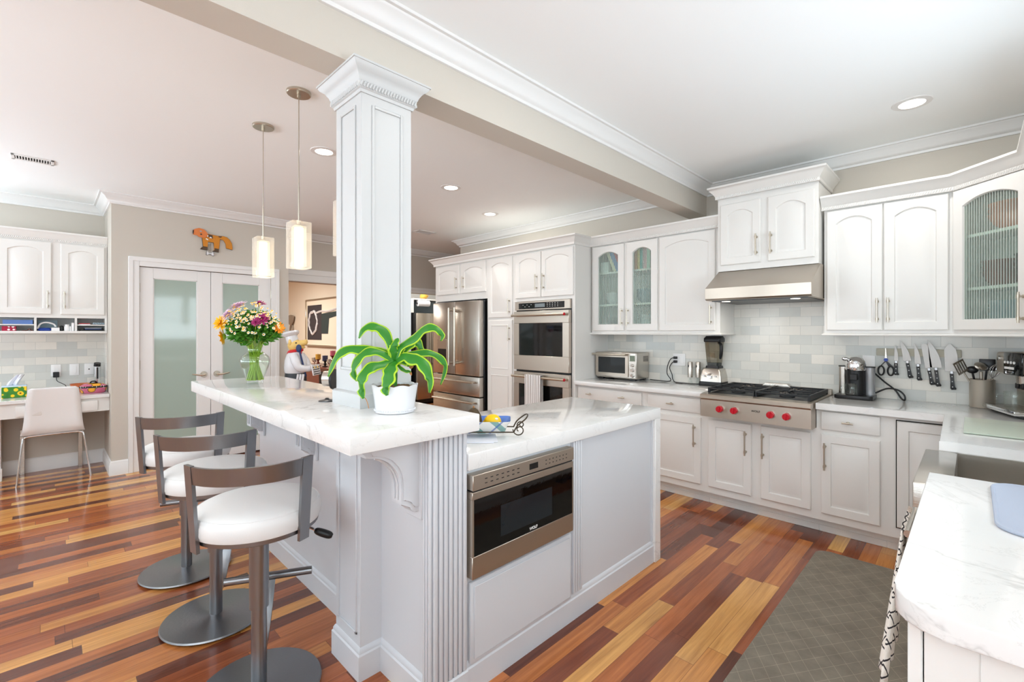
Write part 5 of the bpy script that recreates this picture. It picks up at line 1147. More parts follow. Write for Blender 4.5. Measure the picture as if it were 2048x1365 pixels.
def lf():
    a = random.uniform(0, 6.28); r = random.uniform(0, .033); z = random.uniform(.16, .27); k = 1 + max(0, z - .2) * 6; return Vector((math.cos(a) * r * k * .9, math.sin(a) * r * k * .9, z)), Vector((math.cos(a), math.sin(a), .8))
foliage('neck_leaves', '', stem_m, 170, lf, 12, .006, .026)

# dracaena in a white pot
px_, py_ = -1.585, .952
t = thing('potted_plant', 'striped green dracaena in a white ceramic pot on the bar beside the column', 'potted plant', (px_, py_, BT), FR)
b = MB(); n = 64; rows = []
prof = [(.068, 0), (.074, .003), (.076, .012), (.074, .018), (.0755, .024), (.078, .05), (.083, .08), (.0875, .103)]
for r, z in prof: rows.append([b.bm.verts.new((math.cos(2 * math.pi * i / n) * r, math.sin(2 * math.pi * i / n) * r, z + (.006 * abs(math.sin(i / n * math.pi * 9)) if z > .1 else 0))) for i in range(n)])
for r, z in ((.0835, .103), (.079, .085), (.0, .08)): rows.append([b.bm.verts.new((math.cos(2 * math.pi * i / n) * max(r, .0005), math.sin(2 * math.pi * i / n) * max(r, .0005), z + (.006 * abs(math.sin(i / n * math.pi * 9)) if z > .1 else 0))) for i in range(n)])
for A, B in zip(rows, rows[1:]): b.bridge(A, B)
b.cap(rows[0][::-1]); b.build('pot', ceramic, t, local=True)
b = MB()
for i in range(56): a = 2 * math.pi * i / 56; b.sph((math.cos(a) * .0765, math.sin(a) * .0765, .012), .0032, 6)
b.build('bead_trim', ceramic, t, local=True)
random.seed(2); b = MB(); b.lathe([(0, .086), (.081, .086), (.081, .092), (0, .096)], n=32)
for i in range(90): a = random.uniform(0, 6.28); r = math.sqrt(random.random()) * .074; b.sph((math.cos(a) * r, math.sin(a) * r, .096), random.uniform(.005, .010), 6, (1.4, .9, .6))
b.build('soil', soil_m, t, local=True)
b = MB(); b.tube([(0, 0, .09), (.003, 0, .14), (0, 0, .19)], .007, 10); b.build('trunk', green, t, local=True)
K = .0002896
def leaf(pix, w, dep, name='leaf', tip=False):
    """arching strap leaf; points measured across the view and up from the crown, 'dep' carries it towards or away from the viewer"""
    P = [Vector(((x - 1030) * K, d_, .3574 - y * K)) for (x, y), d_ in zip(pix, dep)]; n = 26; C = bez(P, n); W_ = w * K * .62; rows = []; b = MB()
    for i, c in enumerate(C):
        f = i / n; tn = (C[min(i + 1, n)] - C[max(i - 1, 0)]).normalized(); s_ = tn.cross(Vector((0, 0, 1)));
        s_ = Vector((0, 1, 0)) if s_.length < .2 else s_.normalized()
        s_ = (s_ * .55 + tn.cross(Vector((0, -1, .0))).normalized() * .83).normalized()
        ww = W_ * (math.sin(math.pi * min(1, .12 + f * .88)) ** .55 if f < .97 else .25) * (1 + .14 * math.sin(f * 23)); nn = tn.cross(s_).normalized()
        rows.append([b.bm.verts.new(c + s_ * ww * k + nn * (abs(k) * ww * .28)) for k in (-1, -.74, 0, .74, 1)])
    for i, (A, B) in enumerate(zip(rows, rows[1:])):
        for k in range(4):
            f = b.bm.faces.new((A[k], A[k + 1], B[k + 1], B[k])); f.tag = True; f.material_index = 2 if (tip and i > n - 6) else (1 if k in (0, 3) else 0)
    o = b.build(name, [green, lime, brown_tip], t, local=True, smooth=80); md = o.modifiers.new('s', 'SOLIDIFY'); md.thickness = .0012
O = (1028, 548)
leaf([O, (975, 350), (900, 180), (800, 100), (700, 92), (620, 150), (578, 250)], 120, [0, .0, .0, -.01, -.02, -.03, -.03])
leaf([O, (880, 430), (740, 400), (600, 395), (470, 385), (360, 430), (290, 520), (235, 640), (200, 748)], 120, [0, -.01, -.02, -.03, -.04, -.045, -.05, -.05, -.05])
leaf([O, (860, 440), (730, 415), (630, 470), (560, 580), (545, 690), (600, 800)], 110, [0, -.02, -.04, -.05, -.06, -.065, -.065])
leaf([O, (900, 590), (790, 610), (710, 690), (680, 790), (690, 900), (720, 1010)], 130, [0, -.04, -.07, -.09, -.1, -.1, -.1])
leaf([O, (1028, 590), (1030, 660), (1025, 760), (1000, 860), (1030, 965)], 150, [0, -.05, -.085, -.10, -.11, -.11])
leaf([O, (1022, 420), (1035, 320), (1072, 250)], 105, [0, -.01, -.01, 0])
leaf([O, (1070, 400), (1180, 310), (1300, 240), (1400, 140), (1500, 100), (1600, 125), (1670, 210), (1650, 285)], 115, [0, -.0, -.0, -.01, -.01, -.02, -.02, -.02, -.02])
leaf([O, (1180, 470), (1330, 450), (1460, 455), (1590, 520), (1660, 620), (1650, 740), (1600, 900)], 90, [0, .03, .05, .06, .07, .07, .07, .07])
leaf([O, (1160, 485), (1280, 510), (1400, 540), (1490, 650), (1535, 790), (1530, 950)], 140, [0, -.02, -.04, -.05, -.06, -.07, -.07])
leaf([O, (1130, 400), (1220, 300), (1290, 310), (1325, 400), (1330, 500)], 120, [0, .04, .06, .07, .08, .08])
leaf([O, (1120, 555), (1190, 560), (1205, 620), (1215, 670)], 110, [0, .02, .03, .035, .035], tip=True)
leaf([O, (1080, 450), (1105, 380), (1120, 340)], 80, [0, .01, .02, .03])
leaf([O, (1110, 630), (1190, 680), (1250, 690), (1275, 740)], 40, [0, -.02, -.03, -.03, -.03], 'leaf', True)
b = MB(); b.tube(bez([Vector(((x - 1030) * K, -.09, .3574 - y * K)) for x, y in ((720, 1000), (745, 1030), (765, 1090), (775, 1140))], 8), .0016, 5); b.build('dry_tip', brown_tip, t, local=True)

t = thing('round_gadget', 'round grey and silver gadget on a thin stand, half hidden behind the column', 'gadget', (-2.045, .885, BT), FR)
b = MB(); b.lathe([(0, 0), (.036, 0), (.036, .003), (.012, .008), (.006, .014), (0, .014)], n=28); b.build('foot', dark_st, t, local=True)
b = MB(); b.cyl((.028, .0, .004), (.028, 0, .085), .0035, .0035, 8); b.build('stand', dark_st, t, local=True)
b = MB(); b.cyl((.024, 0, .098), (.034, 0, .098), .045, .045, 32); b.build('disc', black, t, local=True)
b = MB(); b.cyl((-.012, 0, .100), (.024, 0, .100), .034, .037, 28); b.build('motor_housing', steel, t, local=True)

# scroll stand with painted dish and fruit, papers underneath
sx_, sy_ = -1.545, 1.375
st = thing('scroll_stand', 'bronze wire stand with curled scroll ends holding the painted dish', 'dish stand', (sx_, sy_, IT), FR)
b = MB()
for yy in (-.06, .06): b.tube([(-.16, yy, .032), (.135, yy, .032)], .003, 7)
def spiral(cx_, cz, r0, r1, a0, a1, n=26): return [(cx_ + (r0 + (r1 - r0) * i / n) * math.cos(R(a0 + (a1 - a0) * i / n)), 0, cz + (r0 + (r1 - r0) * i / n) * math.sin(R(a0 + (a1 - a0) * i / n))) for i in range(n + 1)]
for s_ in (1, -1):
    for yy in (0,):
        for sp in (spiral(.158, .03, .0275, .006, 175, 600), spiral(.166, .052, .0185, .004, 215, -190)): b.tube([(s_ * p[0], yy, max(p[2], .0032)) for p in sp], .0028, 6)
    b.tube(bez([(s_ * .133, -.06, .03), (s_ * .15, -.06, .06), (s_ * .185, -.052, .088), (s_ * .196, 0, .097), (s_ * .185, .052, .088), (s_ * .15, .06, .06), (s_ * .133, .06, .03)], 30), .0032, 7)
b.build('wire_frame', iron, st, local=True)
dm = thing('painted_dish', 'rectangular white dish with teal plaid outside and blue inside on the scroll stand', 'dish', (sx_, sy_, IT), FR)
b = MB(); L = [sq_loop(b, 0, 0, a, c, z, .02) for a, c, z in ((.09, .04, .022), (.094, .044, .024), (.108, .066, .062), (.122, .078, .078), (.120, .076, .079), (.10, .062, .06), (.088, .04, .03))]
for A, B in zip(L[:5], L[1:5]): b.bridge(A, B)
b.cap(L[0][::-1]); b.build('outside', plaid_m, dm, local=True)
b = MB(); L = [sq_loop(b, 0, 0, a, c, z, .02) for a, c, z in ((.119, .075, .0792), (.105, .062, .06), (.088, .04, .03))]
for A, B in zip(L, L[1:]): b.bridge(A, B)
b.cap(L[-1]); b.build('inside', blue_c, dm, local=True)
def lw(lx, ly): return WM[dm] @ Vector((lx, ly, 0))
p = lw(.04, .0); f = thing('lemon', 'yellow lemon with a white sticker in the painted dish', 'lemon', (p.x, p.y, IT + .031), FR)
b = MB(); b.sph((0, 0, .035), .034, 20, (1.15, 1, 1)); b.sph((-.037, 0, .033), .008, 10); b.build('fruit', lemon_m, f, local=True)
b = MB(); b.sph((.017, -.024, .052), .0065, 10, (1.3, .6, .8)); b.build('sticker', white_pl, f, local=True)
p = lw(-.045, .0); f = thing('avocado', 'dark brown avocado in the painted dish behind the bar edge', 'avocado', (p.x, p.y, IT + .031), FR)
b = MB(); b.lathe([(0, -.05), (.02, -.045), (.034, -.025), (.038, 0), (.033, .025), (.022, .045), (.01, .056), (0, .058)], (0, 0, .04), 24); b.build('skin', avoc_m, f, local=True); b = MB(); b.cyl((0, 0, .097), (0, 0, .105), .004, .003, 8); b.build('stem', brown_tip, f, local=True)
p = lw(-.03, -.035); f = thing('lemon', 'second lemon between the avocado and the front of the dish', 'lemon', (p.x, p.y, IT + .032), FR); b = MB(); b.sph((-.02, .004, .02), .022, 16, (1.1, 1, 1)); b.build('fruit', lemon_m, f, local=True)
for k, (z, a, dx, l) in enumerate(((IT + .0005, 0, -.06, 'lower white paper sheet under the painted dish'), (IT + .0028, 6, -.05, 'upper white envelope under the painted dish'))):
    p = WM[st] @ Vector((dx, -.052, 0)); t = thing('paper_sheet', l, 'paper', (p.x, p.y, z), FR + R(a)); b = MB(); b.box(-.10, .11, -.075, .09, 0, .0018, .0004); b.build('sheet', paper_m, t, local=True)

# ================================================================ DESK NICHE
dk = thing('built_in_desk', 'white built in desk with quartz top and small drawers in the left niche', 'desk', (-6.35, .05, 0))
b = MB(); b.box(-6.646, -6.06, -.62, .443, .752, .786, .003); b.build('desktop', quartz_k, dk)
b = MB(); b.box(-6.64, -6.085, -.62, .443, .62, .752); b.build('apron', white_cab, dk)
for y0, y1 in ((-.195, -.03), (.228, .356)): b = MB(); b.box(-6.085, -6.069, y0, y1, .632, .728, .004, 2); b.build('drawer', white_cab, dk)
b = MB(); b.box(-6.64, -6.44, -.62, -.30, 0, .62); b.box(-6.455, -6.415, -.62, -.29, 0, .12, .003); b.build('support', white_cab, dk)
uc = thing('desk_cabinet', 'white wall cabinet with two arched doors and cubbies above the desk', 'cabinet', (-6.33, -.62, 0), R(90))
carcass(uc, 1.062, .318, 1.545, 2.30); 
for x0, x1, hs in ((-.02 + .03, .30, None), (.31, .655, .628), (.718, 1.042, .745)): door(uc, x0, x1, 1.57, 2.262, .034, hs, 1.71, .17)
b = MB()
for z in ((1.535, 1.545), (1.388, 1.405)): b.box(0, 1.062, 0, .318, *z)
b.box(0, 1.062, .31, .318, 1.405, 1.535)
for x in (0, .538, .82, 1.045): b.box(x, x + .017, 0, .31, 1.405, 1.535)
b.box(.0, .538, .005, .31, 1.462, 1.472); b.box(.837, 1.045, .005, .31, 1.462, 1.472); b.box(-.0, 1.062, -.012, .0, 1.384, 1.408, .003); b.build('cubbies', white_cab, uc, local=True)
t = thing('cabinet_crown', 'white rope trimmed crown on the desk cabinet', 'moulding', (-6.33, 0, 2.285)); b = MB(); b.sweep([(-6.33, -.62), (-6.33, .443)], CC, z=2.285); b.build('moulding', white_cab, t); b = MB(); rope(b, [(-6.33, -.62), (-6.33, .443)], 2.287); b.build('rope_trim', white_cab, t)
def cub(name, label, cat, x0, x1, y0, y1, z0, z1, m_, bev=.001):
    """small thing in a cubby; x along the cabinet (world Y = x - .62), y into the cabinet"""
    b = MB(); b.box(-6.33 - y1, -6.33 - y0, -.62 + x0, -.62 + x1, z0, z1, bev); o = b.build(name, m_); return tag(o, label, cat)
cub('book', 'blue flat book on the left cubby shelf above the desk', 'book', .335, .53, .03, .24, 1.4725, 1.513, pm('blue_book', (96, 128, 190), .5))
cub('paper_box', 'red white patterned card box in the lower left cubby', 'box', .33, .42, .02, .2, 1.4055, 1.452, redbox_m)
b = MB(); b.tube(bez([(-6.36, -.165, 1.409), (-6.37, -.13, 1.413), (-6.35, -.11, 1.430), (-6.37, -.10, 1.411), (-6.36, -.085, 1.409)], 20), .0034, 6); tag(b.build('reading_glasses', wood_d), 'brown folded reading glasses in the lower left cubby', 'glasses')
cub('card', 'pale blue card standing at the back of the middle cubby', 'card', .56, .70, .2, .21, 1.4055, 1.515, pm('pale_blue_card', (170, 196, 206), .5))
b = MB(); b.tube(bez([(-6.37, -.06, 1.43), (-6.37, -.04, 1.475), (-6.37, .0, 1.49), (-6.37, .05, 1.475), (-6.37, .065, 1.45)], 24), .007, 8); tag(b.build('headband', white_pl), 'silver white curved headset in the middle cubby', 'headset')
cub('pouch', 'blue black pouch lying in the middle cubby', 'pouch', .562, .655, .03, .2, 1.4055, 1.438, blue_p, .012)
cub('card_box', 'small white carton at the front of the middle cubby', 'box', .655, .712, .01, .07, 1.4055, 1.44, white_pl)
cub('camera_case', 'small black case in the middle cubby', 'case', .712, .742, .05, .15, 1.4055, 1.46, black, .008)
b = MB(); b.lathe([(0, 0), (.0195, 0), (.0205, .003), (.0205, .045), (.015, .052), (.015, .054), (.017, .054), (.017, .066), (0, .067)], (-6.37, .145, 1.4055), 22); tag(b.build('pill_bottle', white_pl), 'white pill bottle with a blue label in the middle cubby', 'bottle')
cub('medicine_box', 'short white medicine box beside the pill bottle', 'box', .785, .795, .02, .07, 1.4055, 1.455, white_pl); cub('medicine_box', 'tall white medicine box near the middle cubby divider', 'box', .797, .815, .02, .08, 1.4055, 1.49, white_pl)
cub('notebook', 'white notebook with red cover on the right cubby shelf', 'notebook', .85, .935, .03, .2, 1.4725, 1.478, paper_m); cub('notebook', 'red notebook under no other, top of the right cubby shelf', 'notebook', .85, .935, .03, .2, 1.4785, 1.485, red_cloth)
b = MB()
for k in range(5): b.sph((-6.37, .345 + k * .017, 1.484), .011, 10)
tag(b.build('ice_mold', shelf_blue), 'pale blue bumpy tray on the right cubby shelf', 'tray')
cub('notebook', 'black notebook at the bottom of the lower right cubby', 'notebook', .86, 1.035, .02, .25, 1.4055, 1.42, black); cub('notebook', 'dark blue notebook on the black one in the lower right cubby', 'notebook', .895, 1.02, .03, .25, 1.4205, 1.434, navy); cub('notebook', 'white pad topmost in the lower right cubby', 'notebook', .895, 1.02, .03, .25, 1.4345, 1.438, paper_m)

DT = .7865
t = thing('tissue_box', 'sunflower printed tissue box on the left of the desk', 'tissue box', (-6.36, -.21, DT)); b = MB(); b.box(-6.42, -6.30, -.29, -.13, DT, DT + .11, .003); b.build('box', sun_m, t)
b = MB(); b.box(-6.421, -6.299, -.291, -.129, DT + .099, DT + .1115, .003); b.build('top_band', pm('pale_sky_card', (196, 216, 232), .6), t)
b = MB(); rows = []
for i in range(9):
    f = i / 8; rows.append([b.bm.verts.new((-6.36 + .016 * math.sin(k * 1.5 + f * 2), -.225 + f * .055 + (k - 3) * .012 * (1 - .3 * f), DT + .11 + .10 * f ** .7 + .004 * math.sin(k * 2.1))) for k in range(7)])
for A, B in zip(rows, rows[1:]): b.bridge(A, B, False)
o = b.build('tissue', paper_m, t); o.modifiers.new('s', 'SOLIDIFY').thickness = .003
t = thing('casserole_dish', 'lidded pink casserole dish painted with fruit on the right of the desk', 'dish', (-6.27, .335, DT))
b = MB(); L = [sq_loop(b, -6.27, .335, a, c, DT + z, .05) for a, c, z in ((.055, .082, 0), (.06, .09, .005), (.072, .103, .055))]
for A, B in zip(L, L[1:]): b.bridge(A, B)
b.cap(L[0][::-1]); b.cap(L[-1]); b.build('dish', dish_m, t)
b = MB(); L = [sq_loop(b, -6.27, .335, a, c, DT + z, .05) for a, c, z in ((.074, .105, .0545), (.074, .105, .072))]; b.bridge(*L); b.cap(L[0][::-1]); b.cap(L[1]); b.build('rim_band', dots_m, t)
b = MB(); L = [sq_loop(b, -6.27, .335, a, c, DT + z, .05) for a, c, z in ((.072, .102, .072), (.05, .075, .09), (.02, .03, .098))]
for A, B in zip(L, L[1:]): b.bridge(A, B)
b.cap(L[-1]); ld = b.build('lid', dish_m, t); b = MB(); b.tube(bez([(-6.27, .31, DT + .096), (-6.27, .32, DT + .114), (-6.27, .35, DT + .114), (-6.27, .36, DT + .096)], 12), .006, 8); b.build('lid_handle', black, ld)
b = MB(); b.lathe([(0, 0), (.05, 0), (.06, .02), (.085, .085), (.08, .085), (.055, .02), (0, .01)], (-6.45, .25, DT), 28, close=False); tag(b.build('bowl', terracotta), 'terracotta bowl behind the casserole dish', 'bowl')
t = thing('soap_dispenser', 'tall silver gadget with a black top at the back of the desk', 'dispenser', (-6.54, .378, DT)); b = MB(); b.cyl((-6.54, .378, DT), (-6.54, .378, DT + .25), .028, .028, 24); b.build('body', chrome, t); b = MB(); b.cyl((-6.54, .378, DT + .25), (-6.53, .38, DT + .285), .028, .027, 24); b.build('top', black, t); b = MB(); b.box(-6.513, -6.5105, .372, .386, DT + .12, DT + .24, .001); b.build('window', black, t)
for y, l, k in ((.07, 'white outlet plate with a black adapter above the desk', 0), (.206, 'white rocker switch plate above the desk', 1), (.320, 'white cable jack plate above the desk', 2)):
    t = plate(-6.6475, 1.005, .073, .118, l, y, face='x')
    b = MB()
    if k == 0: b.box(-.016, .016, -.0085, -.005, -.038, .038, .002)
    elif k == 1: b.box(-.017, .017, -.009, -.005, -.034, .034, .002)
    else: b.cyl((0, -.012, 0), (0, -.005, 0), .006, .006, 12)
    b.build(('socket', 'switch', 'jack')[k], gap_m if k == 2 else white_pl, t, local=True)
t = thing('power_adapter', 'black power adapter with a thin cord in the desk outlet', 'adapter', (-6.63, .072, .965)); b = MB(); b.box(-6.638, -6.60, .048, .094, .935, .99, .004); b.build('body', black, t); b = MB(); b.tube(bez([(-6.61, .072, .937), (-6.60, .078, .90), (-6.58, .11, .875), (-6.56, .14, .85), (-6.55, .15, DT + .003)], 20), .003, 6); b.build('cable', black, t)

# desk chair: bent white shell on thin steel legs
ch = thing('desk_chair', 'white shell chair with thin steel legs pulled up to the desk', 'chair', (-6.32, .05, 0))
b = MB(); rows = []; n = 22
side = bez([(-6.045, .885), (-6.06, .80), (-6.085, .66), (-6.10, .53), (-6.125, .462), (-6.18, .44), (-6.30, .445), (-6.45, .455), (-6.54, .452)] and [(-6.045, 0, .885), (-6.06, 0, .80), (-6.085, 0, .66), (-6.10, 0, .53), (-6.125, 0, .465), (-6.18, 0, .443), (-6.30, 0, .445), (-6.45, 0, .455), (-6.54, 0, .452)], 30)
for i, p in enumerate(side):
    f = i / 30; w = .165 + .05 * min(1, f * 1.9) - .02 * max(0, f - .7)
    if i == 0: w -= .02
    rows.append([b.bm.verts.new((p.x + .012 * (k / 4) ** 2 * (1 if f < .45 else 0), .05 + w * k / 4, p.z + (.006 * (k / 4) ** 2 if f > .55 else 0))) for k in range(-4, 5)])
for A, B in zip(rows, rows[1:]): b.bridge(A, B, False)
o = b.build('shell', white_pl, ch, smooth=60); o.modifiers.new('s', 'SOLIDIFY').thickness = .012
b = MB(); b.tube(bez([(-6.065, -.19, .0), (-6.10, -.155, .38), (-6.112, -.14, .428), (-6.115, -.09, .438), (-6.115, .05, .44), (-6.115, .19, .438), (-6.112, .245, .428), (-6.10, .26, .38), (-6.07, .305, 0)], 60), .0075, 10); b.build('rear_leg_loop', chrome, ch)
for y in (-.165, .25): b = MB(); b.box(-6.60, -6.575, y - .016, y + .016, 0, .44, .002); b.build('leg', steel, ch)
b = MB(); b.box(-6.59, -6.12, -.165, -.145, .428, .442); b.box(-6.59, -6.12, .235, .255, .428, .442); b.build('seat_rail', steel, ch)

# ================================================================ WALL ART, DINING ROOM, ROOM PAST THE FRIDGE
dg = thing('dog_wall_art', 'painted orange dog wall art with a bone on a spring above the pantry doors', 'wall art', (-5.925, 1.29, 2.4), R(90))
def dogp(q): return [((x - 775) * .000347, -(y - 660) * .000347) for x, y in q]
def flat(b, q, d, off=0): b.prism(dogp(q), d, Matrix.Translation((0, -d - off, 0)))
body = [(490, 600), (560, 560), (560, 440), (630, 465), (760, 475), (900, 490), (1000, 480), (1060, 478), (1160, 500), (1240, 570), (1300, 680), (1320, 800), (1312, 880), (1140, 850), (1130, 720), (1070, 610), (970, 575), (945, 850), (930, 1005), (770, 990), (810, 950), (800, 715), (640, 710), (625, 975), (440, 960), (470, 920), (520, 900), (500, 700)]
b = MB(); flat(b, body, .012, .003); b.build('body', dog_o, dg, local=True)
b = MB(); flat(b, [(235, 440), (250, 400), (300, 360), (400, 320), (530, 345), (600, 420), (630, 480), (600, 560), (560, 600), (480, 610), (390, 590), (350, 550), (300, 550), (245, 540)], .01, .016); hd_ = b.build('head', dog_r, dg, local=True)
b = MB(); flat(b, [(232, 420), (255, 400), (262, 440), (250, 530), (232, 520)], .004, .0255); flat(b, [(420, 505), (455, 485), (480, 510), (455, 535)], .004, .0255); b.build('nose', black, hd_, local=True)
b = MB(); flat(b, [(405, 415), (440, 395), (480, 415), (440, 440)], .003, .0255); b.build('eye', shelf_blue, hd_, local=True)
for q in ([(440, 962), (470, 905), (520, 870), (628, 880), (625, 978)], [(770, 992), (820, 950), (820, 890), (938, 905), (930, 1007)]): b = MB(); flat(b, q, .004, .0145); b.build('paw', dog_b, dg, local=True)
b = MB(); flat(b, [(650, 480), (760, 490), (775, 600), (720, 580), (650, 560)], .003, .0145); flat(b, [(920, 500), (1030, 490), (990, 535), (940, 530)], .003, .0145); b.build('patches', dog_b, dg, local=True)
b = MB(); flat(b, [(620, 500), (650, 520), (640, 560), (615, 560)], .003, .018); flat(b, [(575, 630), (600, 605), (650, 640), (640, 665), (600, 650)], .003, .0145); flat(b, [(680, 590), (690, 545), (745, 570), (740, 590)], .003, .018); b.build('white_patches', white_pl, dg, local=True)
b = MB(); b.tube([((690 + 42 * math.cos(a * .6) - 775) * .000347, -.01 + .008 * math.sin(a * .6), -(730 + a * 2.7 - 660) * .000347) for a in range(0, 106, 2)], .0016, 5); b.build('spring', nickel, dg, local=True)
b = MB(); bone = [(600, 1040), (620, 1012), (650, 1030), (660, 1060), (735, 1060), (750, 1030), (780, 1025), (800, 1045), (790, 1075), (805, 1110), (780, 1135), (750, 1120), (735, 1092), (660, 1092), (640, 1120), (612, 1120), (600, 1095), (618, 1070)]
flat(b, bone, .008, .004); b.build('bone', ceramic, dg, local=True)
b = MB(); flat(b, [(x + (8 if x > 700 else -8), y + (8 if y > 1070 else -8)) for x, y in bone], .005, .002); b.build('bone_edge', black, dg, local=True)
b = MB(); c0 = (800, 690); flat(b, [(x + (7 if x > c0[0] else -7), y + (7 if y > c0[1] else -6)) for x, y in body], .008, .001); b.build('dark_backing', gap_m, dg, local=True)

ch_ = thing('chef_statue', 'painted pig chef statue in a white jacket and hat at the dining room opening', 'statue', (-5.42, 2.005, 0), FR)
L_ = dict(local=True)
b = MB(); b.lathe([(0, .93), (.108, .93), (.118, .95), (.122, 1.0), (.115, 1.08), (.095, 1.14), (.07, 1.175), (.055, 1.19), (0, 1.2)], (-.02, 0, 0), 32, 1, .9)
for s_ in (-1, 1): b.tube(bez([(.0, s_ * .085, 1.13), (.04, s_ * .12, 1.06), (.07, s_ * .115, 1.005), (.12, s_ * .08, .985), (.165, s_ * .045, .99)], 16), [.045] * 5 + [.042] * 7 + [.036] * 5, 14)
b.build('jacket', ceramic, ch_, **L_)
b = MB(); b.lathe([(0, .80), (.112, .80), (.118, .86), (.112, .935), (0, .94)], (-.02, 0, 0), 28, 1, .9)
for s_ in (-1, 1): b.lathe([(0, .05), (.05, .05), (.062, .3), (.072, .6), (.078, .82), (0, .83)], (-.02, s_ * .048, 0), 20)
b.build('trousers', dark_pant, ch_, **L_)
b = MB()
for s_ in (-1, 1): b.sph((.01, s_ * .05, .035), .05, 16, (1.7, .9, .8))
b.cyl((-.01, 0, 0), (-.01, 0, .018), .15, .15, 32); b.build('shoes', black, ch_, **L_)
b = MB(); b.sph((-.03, 0, 1.245), .075, 22, (1, .92, 1)); b.cyl((0, 0, 1.25), (.095, 0, 1.283), .052, .027, 18); b.sph((.098, 0, 1.284), .028, 14, (.6, 1, 1.1)); b.sph((.045, 0, 1.225), .032, 14, (1.4, .9, .6))
for s_ in (-1, 1): b.sph((-.055, s_ * .062, 1.28), .03, 12, (.6, .5, 1.2))
b.build('head', skin_pig, ch_, **L_)
b = MB()
for s_ in (-1, 1): b.sph((.012, s_ * .058, 1.275), .0085, 10)
b.build('eyes', black, ch_, **L_)
b = MB(); b.lathe([(.062, 0), (.064, .05), (.062, .075), (.085, .092), (.094, .11), (.085, .128), (.05, .136), (0, .137)], (0, 0, 0), 26); bmesh.ops.transform(b.bm, matrix=Matrix.Translation((-.05, 0, 1.275)) @ Matrix.Rotation(R(-14), 4, 'Y'), verts=b.bm.verts); b.build('chef_hat', ceramic, ch_, **L_)
b = MB(); b.tube([(-.02 + .068 * math.cos(R(a)), .062 * math.sin(R(a)), 1.182 + .012 * math.cos(R(a))) for a in range(0, 360, 15)], .0165, 10, True); b.sph((-.095, -.02, 1.14), .022, 12, (.7, .6, 1.5)); b.sph((.05, -.035, 1.165), .02, 12, (.8, .7, 1.3)); b.build('scarf', red_cloth, ch_, **L_)
b = MB()
for s_ in (-1, 1): b.sph((.185, s_ * .04, .995), .032, 14, (1.1, .8, .8))
b.build('hands', skin_pig, ch_, **L_)
b = MB(); b.cyl((.12, -.05, .9), (.062, -.09, 1.2), .010, .010, 10); b.sph((.058, -.092, 1.215), .045, 16, (.7, .45, 1)); b.build('blue_spoon', navy, ch_, **L_)
b = MB(); Mx = Matrix.Translation((.215, 0, .95)) @ Matrix.Rotation(R(-12), 4, 'Y'); b.box(-.006, .006, -.1, .1, -.04, .08, .002, xf=Mx); b.build('menu_board', ceramic, ch_, **L_)
b = MB()
for k in range(4): b.box(-.0075, .0075, -.085, .08, -.03 + k * .025, -.02 + k * .025, xf=Mx)
b.build('menu_stripes', black, ch_, **L_)
b = MB()
for k in range(3): b.tube([(.06 + k * .03, -.11, .93), (.04 + k * .03, -.115, .80)], .012, 6)
b.build('apron_stripes', ceramic, ch_, **L_)
t = thing('wall_ornament', 'brown metal fork shaped ornament on the dining wall beyond the statue', 'wall ornament', (-10.83, 3.88, 1.3))
b = MB()
for dx in (-.1, .1): b.tube(bez([(-10.83 + dx * .9, 3.88, 1.25), (-10.83 + dx * .8, 3.88, 1.45), (-10.83 + dx * .35, 3.88, 1.56)], 10), .02, 8)
b.lathe([(0, 0), (.10, .03), (.17, .1), (.2, .2), (.17, .22), (0, .24)], (-10.83, 3.86, 1.54), 18, 1, .16); b.build('frame', pm('taupe_metal', (150, 138, 124), .5, .3), t)

pc = thing('framed_picture', 'framed black and white abstract print on the dining room wall', 'picture', (-9.2, 3.88, 1.1))
X0, X1, Z0, Z1 = -9.98, -8.2, 1.105, 2.07
b = MB()
for a in ((X0, X0 + .03, Z0, Z1), (X1 - .03, X1, Z0, Z1), (X0 + .03, X1 - .03, Z0, Z0 + .03), (X0 + .03, X1 - .03, Z1 - .03, Z1)): b.box(a[0], a[1], 3.85, 3.89, a[2], a[3], .003)
b.build('frame', nickel, pc)
b = MB(); b.box(X0 + .03, X1 - .03, 3.872, 3.889, Z0 + .03, Z1 - .03); b.build('mat_board', pm('cream_mat_board', (240, 232, 214), .8), pc)
ink = pm('charcoal_ink', (62, 56, 60), .8, bump=((12, 12, 12), .3)); ink2 = pm('green_black_ink', (52, 64, 64), .8)
b = MB(); b.box(-9.9, -9.2, 3.868, 3.8725, 1.235, 1.945); b.build('dark_panel', ink, pc)
b = MB(); b.prism([(-9.2, 1.36), (-8.9, 1.36), (-8.85, 1.66), (-8.35, 1.72), (-8.35, 1.80), (-9.2, 1.76)], .004, Matrix.Translation((0, 3.868, 0))); b.build('dark_strokes', ink2, pc)
b = MB(); random.seed(4)
b.tube([(-9.6 + (.20 + .012 * math.sin(a * .9)) * math.cos(R(a)), 3.868, 1.59 + (.225 + .016 * math.cos(a * 1.3)) * math.sin(R(a))) for a in range(0, 360, 9)], [.02 + .012 * abs(math.sin(a * .13)) for a in range(40)], 6, True)
b.tube(bez([(-9.45, 3.868, 1.78), (-9.2, 3.868, 1.81), (-8.9, 3.868, 1.80), (-8.5, 3.868, 1.84)], 12), .022, 6); b.build('white_brush_stroke', ceramic, pc)
sb = thing('sideboard', 'dark red wood sideboard against the dining room wall', 'sideboard', (-8.4, 3.65, 0))
b = MB(); b.box(-9.35, -7.3, 3.42, 3.87, .06, .74); b.build('case', wood_d, sb)
b = MB(); b.box(-9.37, -7.28, 3.40, 3.88, .74, .775, .004); b.build('top', wood_d, sb)
